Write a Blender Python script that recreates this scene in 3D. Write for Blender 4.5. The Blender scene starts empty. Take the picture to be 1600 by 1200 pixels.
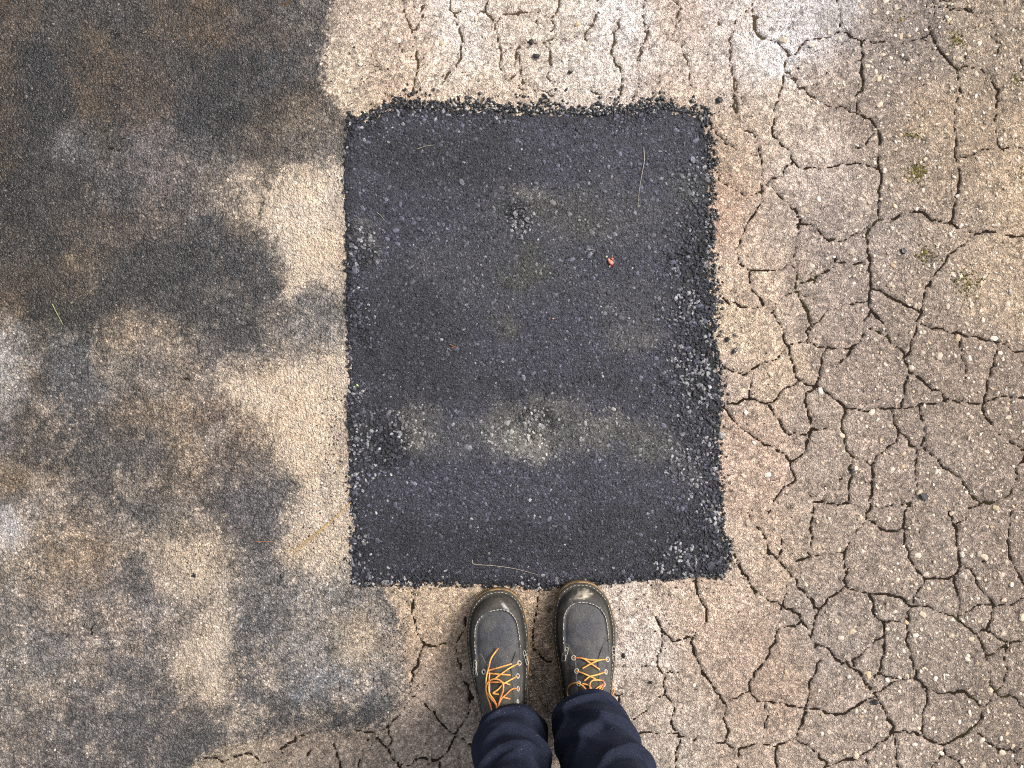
import bpy, math, random
import numpy as np
from mathutils import Vector, Matrix

# ------------------------------------------------------------------ camera, sky, sun, exposure
SC = bpy.context.scene
COL = SC.collection
S = 900.0          # photo pixels per metre on the ground
H = 1.285          # camera height above the ground (m)
R = math.radians

cam = bpy.data.cameras.new('camera')
cam.sensor_fit = 'HORIZONTAL'
cam.sensor_width = 36.0
cam.lens = 36.0 * H / (1600.0 / S)
cam.clip_start = 0.02
cam.clip_end = 400.0
camo = bpy.data.objects.new('camera', cam)
camo.location = (0, 0, H)
camo.rotation_euler = (0, 0, 0)
COL.objects.link(camo)
SC.camera = camo

SUN_EL, SUN_AZ = 44.0, 64.0           # azimuth measured from +y (top of photo) clockwise to +x
world = bpy.data.worlds.new('World')
SC.world = world
world.use_nodes = True
nt = world.node_tree
bg = nt.nodes['Background']
sky = nt.nodes.new('ShaderNodeTexSky')
sky.sky_type = 'NISHITA'
sky.sun_disc = False
sky.sun_elevation = R(SUN_EL)
sky.sun_rotation = R(SUN_AZ)
sky.dust_density = 4.0
sky.air_density = 1.0
hs = nt.nodes.new('ShaderNodeHueSaturation')
hs.inputs['Saturation'].default_value = 0.35
nt.links.new(sky.outputs[0], hs.inputs['Color'])
nt.links.new(hs.outputs[0], bg.inputs['Color'])
bg.inputs['Strength'].default_value = 0.10

sun = bpy.data.lights.new('sun', 'SUN')
sun.energy = 1.5
sun.angle = R(14)
sun.color = (1.0, 0.955, 0.92)
suno = bpy.data.objects.new('sun', sun)
d = Vector((math.sin(R(SUN_AZ)) * math.cos(R(SUN_EL)), math.cos(R(SUN_AZ)) * math.cos(R(SUN_EL)), math.sin(R(SUN_EL))))
suno.rotation_euler = d.to_track_quat('Z', 'Y').to_euler()
suno.location = d * 20
COL.objects.link(suno)

SC.view_settings.view_transform = 'Standard'
SC.view_settings.look = 'None'
SC.view_settings.gamma = 1.0
SC.view_settings.use_curve_mapping = False
SC.view_settings.exposure = 1.42
SC.cycles.use_denoising = False
SC.cycles.pixel_filter_type = 'BLACKMAN_HARRIS'
SC.cycles.filter_width = 1.1
KALB = 0.55        # photo colour (linear) -> surface albedo

rng = np.random.default_rng(7)
random.seed(7)

# ------------------------------------------------------------------ helpers
def lin(c):
    c = np.asarray(c, dtype=float) / 255.0
    return np.where(c <= 0.04045, c / 12.92, ((c + 0.055) / 1.055) ** 2.4)

def alb(c, k=KALB):
    return lin(c) * k

def W(px, py, z=0.0):
    f = (H - z) / H / S
    return ((px - 800.0) * f, (600.0 - py) * f, z)

_lat = {}
def vnoise(x, y, scale, seed=0):
    """smooth value noise in [0,1], feature size = scale"""
    if seed not in _lat:
        _lat[seed] = np.random.default_rng(1000 + seed).random((256, 256))
    L = _lat[seed]
    u, v = np.asarray(x) / scale, np.asarray(y) / scale
    i, j = np.floor(u).astype(int), np.floor(v).astype(int)
    fu, fv = u - i, v - j
    fu = fu * fu * (3 - 2 * fu); fv = fv * fv * (3 - 2 * fv)
    a = L[j & 255, i & 255]; b = L[j & 255, (i + 1) & 255]
    c = L[(j + 1) & 255, i & 255]; e = L[(j + 1) & 255, (i + 1) & 255]
    return (a * (1 - fu) + b * fu) * (1 - fv) + (c * (1 - fu) + e * fu) * fv

def fbm(x, y, scale, seed=0, oct=4, gain=0.5):
    s, a, t = 0.0, 1.0, 0.0
    for k in range(oct):
        s = s + a * vnoise(x + 37.3 * k, y + 11.7 * k, scale / 2 ** k, seed + k)
        t += a; a *= gain
    return s / t

def sstep(a, b, x):
    t = np.clip((x - a) / (b - a), 0, 1)
    return t * t * (3 - 2 * t)

def link(name, me, mat=None, parent=None):
    o = bpy.data.objects.new(name, me)
    COL.objects.link(o)
    if mat is not None and me is not None and not me.materials:
        me.materials.append(mat)
    if parent is not None:
        o.parent = parent
    return o

def empty(name, loc=(0, 0, 0), rz=0.0, parent=None):
    o = bpy.data.objects.new(name, None)
    o.location = loc
    o.rotation_euler = (0, 0, rz)
    o.empty_display_size = 0.05
    COL.objects.link(o)
    if parent is not None:
        o.parent = parent
    return o

def tag(o, label=None, cat=None, group=None, kind=None):
    if label: o['label'] = label
    if cat: o['category'] = cat
    if group: o['group'] = group
    if kind: o['kind'] = kind
    return o

def mesh_np(name, verts, faces, cols=None, smooth=True):
    """verts (n,3), faces (m,k) with k = 3 or 4; cols (n,3) linear -> point attribute Col"""
    verts = np.ascontiguousarray(verts, dtype=np.float32)
    faces = np.ascontiguousarray(faces, dtype=np.int32)
    me = bpy.data.meshes.new(name)
    m, k = faces.shape
    me.vertices.add(len(verts)); me.vertices.foreach_set('co', verts.ravel())
    me.loops.add(m * k); me.loops.foreach_set('vertex_index', faces.ravel())
    me.polygons.add(m)
    me.polygons.foreach_set('loop_start', np.arange(0, m * k, k, dtype=np.int32))
    me.polygons.foreach_set('use_smooth', np.full(m, smooth, dtype=bool))
    if cols is not None:
        at = me.attributes.new('Col', 'FLOAT_COLOR', 'POINT')
        c4 = np.ones((len(verts), 4), dtype=np.float32); c4[:, :np.shape(cols)[1]] = cols
        at.data.foreach_set('color', c4.ravel())
    me.update(calc_edges=True)
    return me

# ------------------------------------------------------------------ materials
def new_mat(name):
    m = bpy.data.materials.new(name)
    m.use_nodes = True
    t = m.node_tree
    b = t.nodes['Principled BSDF']
    return m, t, b

def node(t, kind, **kw):
    n = t.nodes.new(kind)
    for k, v in kw.items():
        if k in n.inputs: n.inputs[k].default_value = v
        else: setattr(n, k, v)
    return n

def math_node(t, op, a, b=None):
    n = t.nodes.new('ShaderNodeMath'); n.operation = op
    for i, v in enumerate((a, b)):
        if v is None: continue
        if hasattr(v, 'is_linked') or hasattr(v, 'links'): t.links.new(v, n.inputs[i])
        else: n.inputs[i].default_value = v
    return n.outputs[0]

def ground_mat(name, rough=(0.6, 0.9), grit=0.0, gs=(255.0, 470.0), grain=0.35, fine=420.0, bump=0.5, bumpd=0.0011, spec=0.3, source='Col', color=None):
    """albedo from the Col attribute (or object colour), broken up by mineral grain, with fine relief"""
    m, t, b = new_mat(name)
    tc = node(t, 'ShaderNodeTexCoord')
    geo = node(t, 'ShaderNodeNewGeometry')
    P = geo.outputs['Position']
    if source == 'Col':
        a = node(t, 'ShaderNodeAttribute', attribute_name='Col'); c = a.outputs['Color']
    elif source == 'object':
        a = node(t, 'ShaderNodeObjectInfo'); c = a.outputs['Color']
    else:
        a = node(t, 'ShaderNodeRGB'); a.outputs[0].default_value = (*color, 1); c = a.outputs[0]
    n1 = node(t, 'ShaderNodeTexNoise', Scale=fine, Detail=3.0, Roughness=0.7)
    n2 = node(t, 'ShaderNodeTexNoise', Scale=fine * 0.42, Detail=2.0, Roughness=0.6)
    vo = node(t, 'ShaderNodeTexVoronoi', Scale=fine * 0.7)
    for n in (n1, n2, vo): t.links.new(P, n.inputs['Vector'])
    mr = node(t, 'ShaderNodeMapRange')
    mr.inputs['From Min'].default_value = 0.3; mr.inputs['From Max'].default_value = 0.7
    mr.inputs['To Min'].default_value = 1 - grain; mr.inputs['To Max'].default_value = 1 + grain
    t.links.new(n1.outputs['Fac'], mr.inputs['Value'])
    mx = node(t, 'ShaderNodeVectorMath', operation='SCALE')
    t.links.new(c, mx.inputs[0]); t.links.new(mr.outputs[0], mx.inputs['Scale'])
    colo = mx.outputs[0]
    gh = None
    if grit:
        # mineral grit: every grain has its own tone, darker binder between the grains
        wv = node(t, 'ShaderNodeVectorMath', operation='MULTIPLY_ADD')
        t.links.new(n2.outputs['Color'], wv.inputs[0]); wv.inputs[1].default_value = (0.004, 0.004, 0.004); t.links.new(P, wv.inputs[2])
        for sc_, amt in ((gs[0], grit), (gs[1], grit * 0.8)):
            g = node(t, 'ShaderNodeTexVoronoi', Scale=sc_); t.links.new(wv.outputs[0], g.inputs['Vector'])
            sx_ = node(t, 'ShaderNodeSeparateXYZ'); t.links.new(g.outputs['Color'], sx_.inputs[0])
            pw = math_node(t, 'POWER', sx_.outputs[0], 1.6)
            tone = node(t, 'ShaderNodeMapRange'); t.links.new(pw, tone.inputs['Value'])
            tone.inputs['To Min'].default_value = 1 - 0.62 * amt; tone.inputs['To Max'].default_value = 1 + 1.05 * amt
            rim = node(t, 'ShaderNodeMapRange'); t.links.new(g.outputs['Distance'], rim.inputs['Value'])
            rim.inputs['From Min'].default_value = 0.35; rim.inputs['From Max'].default_value = 0.75
            rim.inputs['To Min'].default_value = 1.0 + 0.12 * amt; rim.inputs['To Max'].default_value = 1.0 - 0.55 * amt
            k = math_node(t, 'MULTIPLY', tone.outputs[0], rim.outputs[0])
            if source == 'Col':      # the attribute's alpha says how gritty the surface is
                k = math_node(t, 'ADD', math_node(t, 'MULTIPLY', math_node(t, 'SUBTRACT', k, 1.0), a.outputs['Alpha']), 1.0)
            m2 = node(t, 'ShaderNodeVectorMath', operation='SCALE')
            t.links.new(colo, m2.inputs[0]); t.links.new(k, m2.inputs['Scale']); colo = m2.outputs[0]
            hq = math_node(t, 'MULTIPLY', math_node(t, 'SUBTRACT', sx_.outputs[0], g.outputs['Distance']), 0.7)
            gh = hq if gh is None else math_node(t, 'ADD', gh, hq)
    t.links.new(colo, b.inputs['Base Color'])
    rr = node(t, 'ShaderNodeMapRange')
    rr.inputs['From Min'].default_value = 0.35; rr.inputs['From Max'].default_value = 0.65
    rr.inputs['To Min'].default_value = rough[0]; rr.inputs['To Max'].default_value = rough[1]
    t.links.new(n2.outputs['Fac'], rr.inputs['Value'])
    t.links.new(rr.outputs[0], b.inputs['Roughness'])
    b.inputs['Specular IOR Level'].default_value = spec
    h = math_node(t, 'ADD', math_node(t, 'MULTIPLY', n1.outputs['Fac'], 0.6), n2.outputs['Fac'])
    h = math_node(t, 'SUBTRACT', h, math_node(t, 'MULTIPLY', vo.outputs['Distance'], 0.5))
    if gh is not None: h = math_node(t, 'ADD', h, gh)
    bp = node(t, 'ShaderNodeBump', Strength=bump, Distance=bumpd)
    t.links.new(h, bp.inputs['Height'])
    t.links.new(bp.outputs[0], b.inputs['Normal'])
    return m

def plain_mat(name, color, rough=0.6, spec=0.4, var=0.15, scale=200.0, bump=0.0, bumpd=0.0005, color2=None, metallic=0.0):
    m, t, b = new_mat(name)
    tc = node(t, 'ShaderNodeTexCoord')
    n = node(t, 'ShaderNodeTexNoise', Scale=scale, Detail=3.0)
    t.links.new(tc.outputs['Object'], n.inputs['Vector'])
    r = node(t, 'ShaderNodeValToRGB')
    c = np.array(color)
    r.color_ramp.elements[0].position = 0.32; r.color_ramp.elements[1].position = 0.68
    r.color_ramp.elements[0].color = (*(np.clip(c * (1 - var), 0, 1) if color2 is None else color2), 1)
    r.color_ramp.elements[1].color = (*np.clip(c * (1 + var), 0, 1), 1)
    t.links.new(n.outputs['Fac'], r.inputs[0])
    t.links.new(r.outputs[0], b.inputs['Base Color'])
    b.inputs['Roughness'].default_value = rough
    b.inputs['Specular IOR Level'].default_value = spec
    b.inputs['Metallic'].default_value = metallic
    if bump:
        bp = node(t, 'ShaderNodeBump', Strength=bump, Distance=bumpd)
        t.links.new(n.outputs['Fac'], bp.inputs['Height'])
        t.links.new(bp.outputs[0], b.inputs['Normal'])
    return m

M = {}
M['pavement'] = ground_mat('weathered_asphalt', rough=(0.6, 0.95), grit=0.32, grain=0.26, fine=480, bump=1.0, bumpd=0.0024, spec=0.3)
M['stained'] = ground_mat('stained_concrete', rough=(0.24, 0.55), grit=0.42, gs=(185.0, 360.0), grain=0.22, fine=330, bump=1.0, bumpd=0.0030, spec=0.5)
M['patch'] = ground_mat('fresh_asphalt', rough=(0.34, 0.75), grit=0.35, grain=0.40, fine=620, bump=0.9, bumpd=0.0016, spec=0.4)
M['stone'] = ground_mat('stone_chips', rough=(0.4, 0.8), grain=0.25, fine=420, bump=0.4, bumpd=0.0008, spec=0.4)
M['stone_object'] = ground_mat('single_stones', rough=(0.4, 0.8), grain=0.25, fine=420, bump=0.4, bumpd=0.0008, spec=0.4, source='object')
M['tar'] = ground_mat('tar_coated_crumbs', rough=(0.25, 0.6), grain=0.4, fine=500, bump=0.6, bumpd=0.001, spec=0.5)
M['tar_object'] = ground_mat('tar_coated_single_crumbs', rough=(0.25, 0.6), grain=0.4, fine=500, bump=0.6, bumpd=0.001, spec=0.5, source='object')
M['soil'] = ground_mat('crack_soil', rough=(0.9, 1.0), grain=0.45, fine=480, bump=1.0, bumpd=0.002, spec=0.1)

# ------------------------------------------------------------------ crack network, traced per tile
# (origin x, origin y, pixels of the tile per photo pixel, half width, polylines)
TILES = [
 (1060, 0, 2.963, 1.5, """
735,0 750,60 745,100 750,140 700,165 640,185 590,190 560,215 540,250 510,255
345,0 340,60 355,120 370,165 410,180 440,185 480,205 500,230 510,255 495,310 485,370 470,430 450,510 430,590 445,630 480,670 515,700 525,740 555,770 600,780 660,785
510,340 545,370 560,400 610,440 680,480 750,500 820,520 890,560 920,590 930,640 935,680 930,760 940,830 930,900 935,980 930,1015
920,600 890,640 870,665
850,190 845,260 845,330 850,400 825,440 820,480 825,520
750,140 800,165 850,190
1180,-10 1190,50 1165,110 1165,150 1190,200 1220,240 1260,290 1290,320
525,750 490,780 485,820 440,830 410,855 450,890 490,930 540,975 565,1020 555,1070 545,1130 535,1190
565,1040 620,1035 650,1060 690,1110 740,1115 800,1090 850,1070 890,1050 930,1015
930,1015 895,1045 870,1090 880,1140 885,1190
930,1015 1000,1010 1060,980 1130,980 1170,1015 1240,1025 1300,1055 1380,1080 1450,1070 1520,1090 1620,1095
"""),
 (1060, 0, 2.963, 0.8, """
270,480 270,590 350,610 375,650 380,720 385,800 385,870 385,950 350,990 320,1040 295,1090 275,1150 275,1190
385,870 410,855
850,190 950,190 1040,200 1165,160
1600,680 1530,680 1450,690 1400,700 1350,720 1290,730 1300,800 1290,890 1280,960 1270,1020
1380,1080 1340,1120 1300,1150 1250,1190
1590,200 1590,330
1440,60 1460,100 1450,160 1490,210 1480,250
1290,330 1340,305 1400,320 1440,350 1480,420 1470,600 1480,660 1510,690
660,785 760,760 850,760 935,780
1220,30 1330,40 1440,60
1290,330 1300,450 1280,560 1290,640 1280,730
130,540 180,620 260,700 380,720
160,760 200,850 300,900 385,890
240,180 250,330 270,480
"""),
 (1060, 400, 2.963, 1.6, """
275,0 290,40 330,70 340,110 340,150 380,200 400,235 430,265 465,300 480,340 490,380 510,420 525,470 535,530 560,575 600,600 640,605
535,0 550,60 550,110 545,165 580,220 600,270 615,320 600,380 580,395 510,415
885,0 890,60 890,140 885,200 890,250 865,290 860,340 850,390 810,425 780,460 745,500 730,540
890,145 930,160 980,185 1030,215 1090,240 1125,260
1250,0 1225,50 1180,90 1150,150 1130,210 1125,260 1110,310 1100,350 1080,400 1080,440 1050,465
865,325 900,335 940,360 975,380
1110,310 1170,330 1250,350 1330,375 1400,380 1470,395 1530,415 1560,440 1620,440
1480,400 1465,490 1445,550 1430,610 1420,660 1410,690
640,605 680,630 720,660 765,690 790,710 850,715 920,705 985,710 1035,710 1120,690 1180,685 1240,675 1320,675 1380,690 1410,690 1460,665 1530,650 1580,655 1620,655
1410,695 1420,740 1460,780 1480,820 1520,850 1570,880 1620,910
765,700 760,760 750,800 770,830 785,880 800,920 800,980 795,1050 790,1120 780,1150 720,1150 670,1140 630,1140
985,715 1005,770 1020,820 1010,860 960,900 920,930 895,970 900,1020 895,1080 890,1140 885,1190
1020,810 1050,835 1080,870 1105,910 1105,960 1100,1010 1110,1070 1090,1110 1070,1150
1120,690 1130,740 1145,800 1135,850 1130,880 1160,905 1200,940 1230,980 1280,1010 1320,1050 1350,1100 1390,1140
1610,930 1570,990 1560,1060 1530,1110 1470,1140 1410,1150 1350,1170
640,605 600,630 590,690 600,740 615,790 605,850 590,890 560,930 520,955
220,710 250,750 290,805 350,840 400,865 440,890 490,920 520,955 530,1000 545,1040 570,1060 590,1090 625,1120 625,1190
425,695 450,740 480,790 515,830
890,250 930,285 970,320 975,380 1000,410 1045,450 1055,500 1065,540 1045,600 1040,660 1035,710
"""),
 (1060, 400, 2.963, 1.0, """
550,125 600,115 650,90 680,70 725,50 725,0
725,30 780,35 885,35
340,70 400,70 470,75 500,50 550,60
545,165 490,185 470,205 440,245 430,265
1085,545 1130,580 1180,610 1220,640 1240,675
615,340 650,300 680,255 720,240 780,225 860,215 885,205
600,400 640,415 690,425 740,425 780,435 810,425
690,430 665,470 655,540 640,590 640,605
205,190 240,220 290,235 350,240 400,235
495,430 480,455 440,485 390,500 345,530 330,545 280,540 230,530 195,510
330,545 335,600 330,660 380,670 420,690 455,660 480,630 530,600 560,575
330,665 270,680 220,690 195,710
515,830 570,825 610,810
615,795 670,800 750,800
800,920 830,945 880,970
790,1150 850,1165 885,1185
885,1175 950,1165 1000,1150 1070,1140
520,1055 470,1090 440,1130 420,1190
1300,380 1310,450 1340,540 1320,600
"""),
 (1060, 800, 2.963, 1.7, """
410,130 420,180 460,220 490,260 530,300 555,345 590,385 620,410 630,450 660,460
880,0 870,40 830,90 800,130 770,170 765,230 775,290 780,340 740,380 690,405 660,440 640,480 625,530 615,580 620,610 640,630
880,40 930,70 990,90 1040,75 1050,0
1045,90 1050,150 1075,210 1100,260 1140,310 1120,350 1090,400 1075,440 1065,500 1060,560 1065,620 1080,680 1110,740 1095,780
780,350 840,370 900,380 960,380 1020,395 1075,440
885,385 905,430 920,490 950,520 960,570 955,630 940,690 930,750 880,795
1250,0 1270,45 1290,80 1290,150 1300,210 1300,260 1280,300 1220,310 1140,310
1280,300 1285,360 1300,410 1305,460 1300,500
1300,250 1350,265 1380,310 1410,370 1440,405 1465,435
1540,0 1530,80 1525,160 1545,230 1580,290 1620,340
1610,400 1570,420 1520,435 1460,435 1450,490 1430,550
1085,440 1150,440 1220,465 1280,490 1330,530 1380,570 1415,620 1435,670 1440,730 1450,790 1470,830 1440,880 1415,900
1100,775 1140,810 1200,830 1270,840 1330,830 1370,870 1415,905 1400,960 1370,990 1320,1030 1270,1060 1230,1085 1180,1070 1140,1040 1070,1020 1000,1020
880,795 910,840 940,890 960,940 1000,990 990,1040 940,1060 890,1100 840,1130 780,1145 730,1165 680,1190
1155,830 1150,890 1130,940 1130,1010 1140,1040
1000,1020 1005,1080 1015,1140 1020,1190
80,320 100,390 125,450 130,510 90,560 65,600 70,650 100,710 130,770 160,820 200,870 220,900 215,960 235,1020 215,1070
220,885 270,855 320,835 340,850 370,885 430,885 500,890 590,910
660,690 640,740 610,780 600,850 595,910 570,980 540,1050
595,910 650,910 690,930 730,945 790,920 840,890 890,865
740,690 800,710 840,750 870,800
690,630 740,690
330,830 330,800 345,760 390,710 420,650 455,590 465,550 510,530 545,530
260,200 275,250 320,300 330,340 360,370
"""),
 (1060, 800, 2.963, 1.0, """
320,0 340,50 380,90 410,130
615,0 610,60 615,120 610,190 620,205
545,230 620,210 690,195 760,190
950,520 1000,505 1062,495
1330,35 1285,60
1430,550 1380,560
1430,550 1480,580 1530,605 1620,600
1435,665 1480,640 1520,620
1520,610 1510,680 1520,740 1510,800 1470,840
1040,780 980,800 940,830 910,840
930,755 1000,770 1100,778
860,1140 890,1190
1370,990 1390,1030 1430,1060 1480,1090 1540,1110
1230,1085 1240,1130 1280,1150 1320,1190
1240,1130 1200,1150 1170,1190
1610,1095 1560,1110 1555,1150 1580,1190
1480,845 1560,860 1610,910
360,370 420,410 480,430 550,480 590,530 620,600 690,630
500,340 490,400 475,450
950,580 900,620 840,660 805,690 812,715
540,1050 500,1065 450,1075 380,1080 320,1090 280,1100 215,1070 140,1065 60,1050 0,1045
540,1050 590,1080 640,1120 690,1160
280,1100 285,1140 280,1190
455,1080 450,1130 460,1190
400,1000 420,930 400,890
1305,480 1400,430 1460,435
475,90 480,160 470,215
"""),
 (500, 0, 2.963, 0.8, """
380,-10 395,80 430,150 440,230 455,290 440,370 430,430
600,-10 605,50 635,80 645,150 660,210 650,270 630,320 590,340 560,390
605,50 680,55 770,60 805,90 815,150 835,210 835,280 845,340 870,375 900,340 905,240
770,60 765,-10
815,110 840,70 890,70 940,55 1010,55 1060,75 1080,110 1075,180 1040,195 970,190
840,235 900,230 925,215 970,190
1110,-10 1090,50 1080,110
1035,200 1060,230 1070,300 1055,350 1080,390
905,240 930,300 930,380 920,410 970,420 1040,415 1080,440
1345,-10 1385,60 1375,130 1360,200 1350,250 1380,310 1400,360 1390,440
"""),
 (500, 0, 2.963, 0.6, """
1285,0 1275,80 1235,140 1235,190
1505,0 1500,80 1520,140 1500,200 1470,280
1240,425 1340,430
480,0 470,90 440,130
"""),
 (980, 0, 6.154, 0.6, """
440,-20 510,70 480,200 480,280 430,330 510,430 560,520 590,620 600,720 590,800 640,830
1210,30 1220,200 1240,330
1040,160 1040,330
1000,480 990,680 1010,760 1030,900 1040,1100
160,100 180,300 200,380
"""),
 (540, 900, 4.0, 1.3, """
415,105 420,200 430,280 440,350 465,400 490,435 540,440 600,440 660,430 700,400 745,340 750,260
490,435 465,470 460,530 430,590 420,650 405,720 400,740 450,765 500,810 550,865 590,910 620,950 660,990 690,990 720,940 760,880 770,810 775,750
690,420 700,500 720,590 745,660 775,730 800,770
680,1000 670,1060 640,1100 590,1130 580,1160 520,1155 460,1140 430,1160 390,1190 340,1180
700,1010 750,1040 800,1075
580,1160 585,1220
190,1010 230,1050 260,1090 290,1140 340,1210
"""),
 (540, 900, 4.0, 0.8, """
265,960 280,1040 260,1080
190,1020 140,1025 115,1070 100,1130 70,1210
380,740 380,800 330,870 270,930 200,970 130,990 60,970 0,960
"""),
 (940, 900, 4.0, 1.1, """
340,260 355,310 380,345 420,380 450,405 500,405 550,380 600,385
380,350 370,430 350,500 350,560 370,590 390,620 385,680 400,745
400,745 350,750 330,800 260,860 200,900
400,745 440,780 450,840 440,890 450,960 490,1000 500,1010
490,1010 480,1070 460,1120 465,1210
"""),
 (940, 900, 4.0, 0.8, """
120,570 180,555 240,555 300,575 350,575
220,990 280,980 350,990 430,985 490,1000
390,620 430,610 490,600
80,740 120,820 140,860
860,1080 855,1160 850,1210
"""),
 (260, 1080, 5.333, 1.1, """
265,545 330,550 400,565 460,590 560,545 640,535 700,520 750,555 790,595 840,600 900,575 960,555
960,555 965,490 1010,450 1070,420 1080,385 1160,370 1200,340
1385,440 1410,520 1430,600 1450,660
1170,540 1180,500 1210,480
"""),
 (680, 880, 3.75, 1.0, """
600,200 590,320 575,420 575,500 620,550 680,580
"""),
]
LINES = []
for ox, oy, sc_, hw, txt in TILES:
    for ln in txt.strip().splitlines():
        pts = np.array([[float(q) for q in p.split(',')] for p in ln.split()])
        LINES.append([pts / sc_ + np.array([ox, oy]), hw])

def seg_dist(p, a, b):
    ab = b - a; L = (ab ** 2).sum(-1) + 1e-9
    t = np.clip(((p - a) * ab).sum(-1) / L, 0, 1)
    q = a + ab * t[..., None]
    return np.sqrt(((p - q) ** 2).sum(-1)), q

allA = np.concatenate([l[0][:-1] for l in LINES]); allB = np.concatenate([l[0][1:] for l in LINES])
own = np.concatenate([np.full(len(l[0]) - 1, i) for i, l in enumerate(LINES)])
for i, l in enumerate(LINES):                     # close small gaps between traced cracks
    for end in (0, -1):
        p = l[0][end]
        dd, q = seg_dist(p[None], allA, allB)
        dd = np.where(own == i, 1e9, dd)
        k = int(dd.argmin())
        if 0.3 < dd[k] < 15:
            l[0] = np.vstack([q[k], l[0]]) if end == 0 else np.vstack([l[0], q[k]])

# ------------------------------------------------------------------ outlines
PATCH = np.array([[float(q) for q in p.split(',')] for p in """541,188 560,187 585,182 600,172 612,165 640,166 690,168 740,170 790,173 840,172 880,175 920,178 960,175
1000,168 1040,166 1060,174 1090,176 1106,190 1110,230 1112,290 1115,350 1112,400 1117,460 1116,520 1123,580 1125,640 1121,700 1127,760 1129,830 1140,852 1138,880 1130,903 1100,899
1060,905 1000,909 950,912 900,914 850,922 800,917 740,917 680,915 620,915 560,914 547,913 546,860 547,800 540,760 541,700 538,640 540,560 538,480 539,400 535,320 534,280 537,230""".split()])
STAINED = np.array([[float(q) for q in p.split(',')] for p in """-400,-400 500,-400 519,0 512,50 503,110 510,145 545,165 552,186 620,300 620,880 600,918 622,960 636,1010 636,1060
634,1090 612,1120 585,1138 545,1146 500,1143 470,1142 420,1155 370,1165 320,1180 290,1215 240,1400 200,1700 -400,1700""".split()])

def poly_sdf(px, py, poly):
    """signed distance in pixels, negative inside"""
    x = np.asarray(px, dtype=float); y = np.asarray(py, dtype=float)
    dmin = np.full(x.shape, 1e9); ins = np.zeros(x.shape, bool)
    n = len(poly)
    for i in range(n):
        ax, ay = poly[i]; bx, by = poly[(i + 1) % n]
        ex, ey = bx - ax, by - ay
        t = np.clip(((x - ax) * ex + (y - ay) * ey) / (ex * ex + ey * ey), 0, 1)
        dmin = np.minimum(dmin, (x - ax - t * ex) ** 2 + (y - ay - t * ey) ** 2)
        c = ((ay > y) != (by > y))
        with np.errstate(divide='ignore', invalid='ignore'):
            xi = ax + (y - ay) * ex / (ey if ey else 1e-9)
        ins ^= c & (x < xi)
    dd = np.sqrt(dmin)
    return np.where(ins, -dd, dd)

# ------------------------------------------------------------------ colour fields (photo sRGB at photo pixels)
def cpts(txt):
    return np.array([[float(q) for q in p.split(',')] for p in txt.split()])

C_TAN = cpts("""560,40,185,165,140 540,110,205,185,155 620,40,205,182,155 640,120,205,178,148 720,60,222,208,188 700,130,212,192,165 800,40,200,182,158
800,120,212,192,165 900,30,205,190,168 920,110,212,198,178 960,50,225,215,202 1000,110,215,200,182 1060,40,200,178,155 1080,110,205,188,168 1060,150,205,180,152
1150,40,215,200,182 1140,120,205,188,168 1200,80,225,218,210 1260,20,205,198,190 1290,40,192,182,172 1180,200,200,180,155 1240,180,212,196,172 1270,230,205,188,168
1380,60,158,142,126 1450,100,152,136,118 1540,50,170,150,122 1560,130,165,145,118 1480,160,185,162,132 1350,160,165,148,130 1300,130,178,160,140 1400,250,170,152,130
1500,250,168,148,122 1580,260,190,167,135 1570,320,200,176,142 1590,350,200,176,142 1520,330,168,150,128 1300,280,195,178,160 1350,300,170,155,138 1140,250,188,165,138
1150,340,195,165,138 1200,360,205,185,160 1250,340,178,162,145 1290,380,165,150,135 1180,430,208,185,158 1170,500,215,192,160 1190,540,215,192,160 1220,590,205,182,152
1150,590,190,170,150 1260,480,180,162,142 1330,500,172,155,138 1330,430,170,154,138 1450,470,165,148,128 1550,430,186,165,136 1590,430,186,165,136 1500,560,158,140,120
1420,600,160,144,126 1330,580,168,150,132 1540,660,155,138,118 1270,650,180,162,142 1180,680,195,170,145 1160,740,205,180,155 1180,780,200,175,150 1300,740,175,158,138
1400,720,168,150,132 1480,720,162,146,128 1560,760,155,138,120 1150,850,205,185,160 1200,830,195,172,145 1280,830,180,162,140 1370,880,165,148,130 1480,850,162,146,128
1570,850,155,138,120 1030,940,210,190,165 1000,990,218,205,188 970,960,220,205,185 1100,940,205,182,155 1140,1020,190,168,145 1200,1050,185,162,138 1050,1080,190,172,150
1000,1100,190,175,155 1070,1160,195,180,160 1150,1170,185,165,142 1300,1000,170,155,138 1400,1000,165,150,132 1350,1130,172,155,136 1480,1050,160,144,126 1570,1100,150,134,116
680,940,205,182,150 690,1000,190,165,135 700,1060,180,160,138 690,1130,172,156,138 640,1160,178,162,142 560,1180,168,152,132 480,1180,165,148,128 380,1190,175,158,132
730,1180,165,150,132 850,960,195,172,142 850,1100,170,152,130""")
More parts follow.
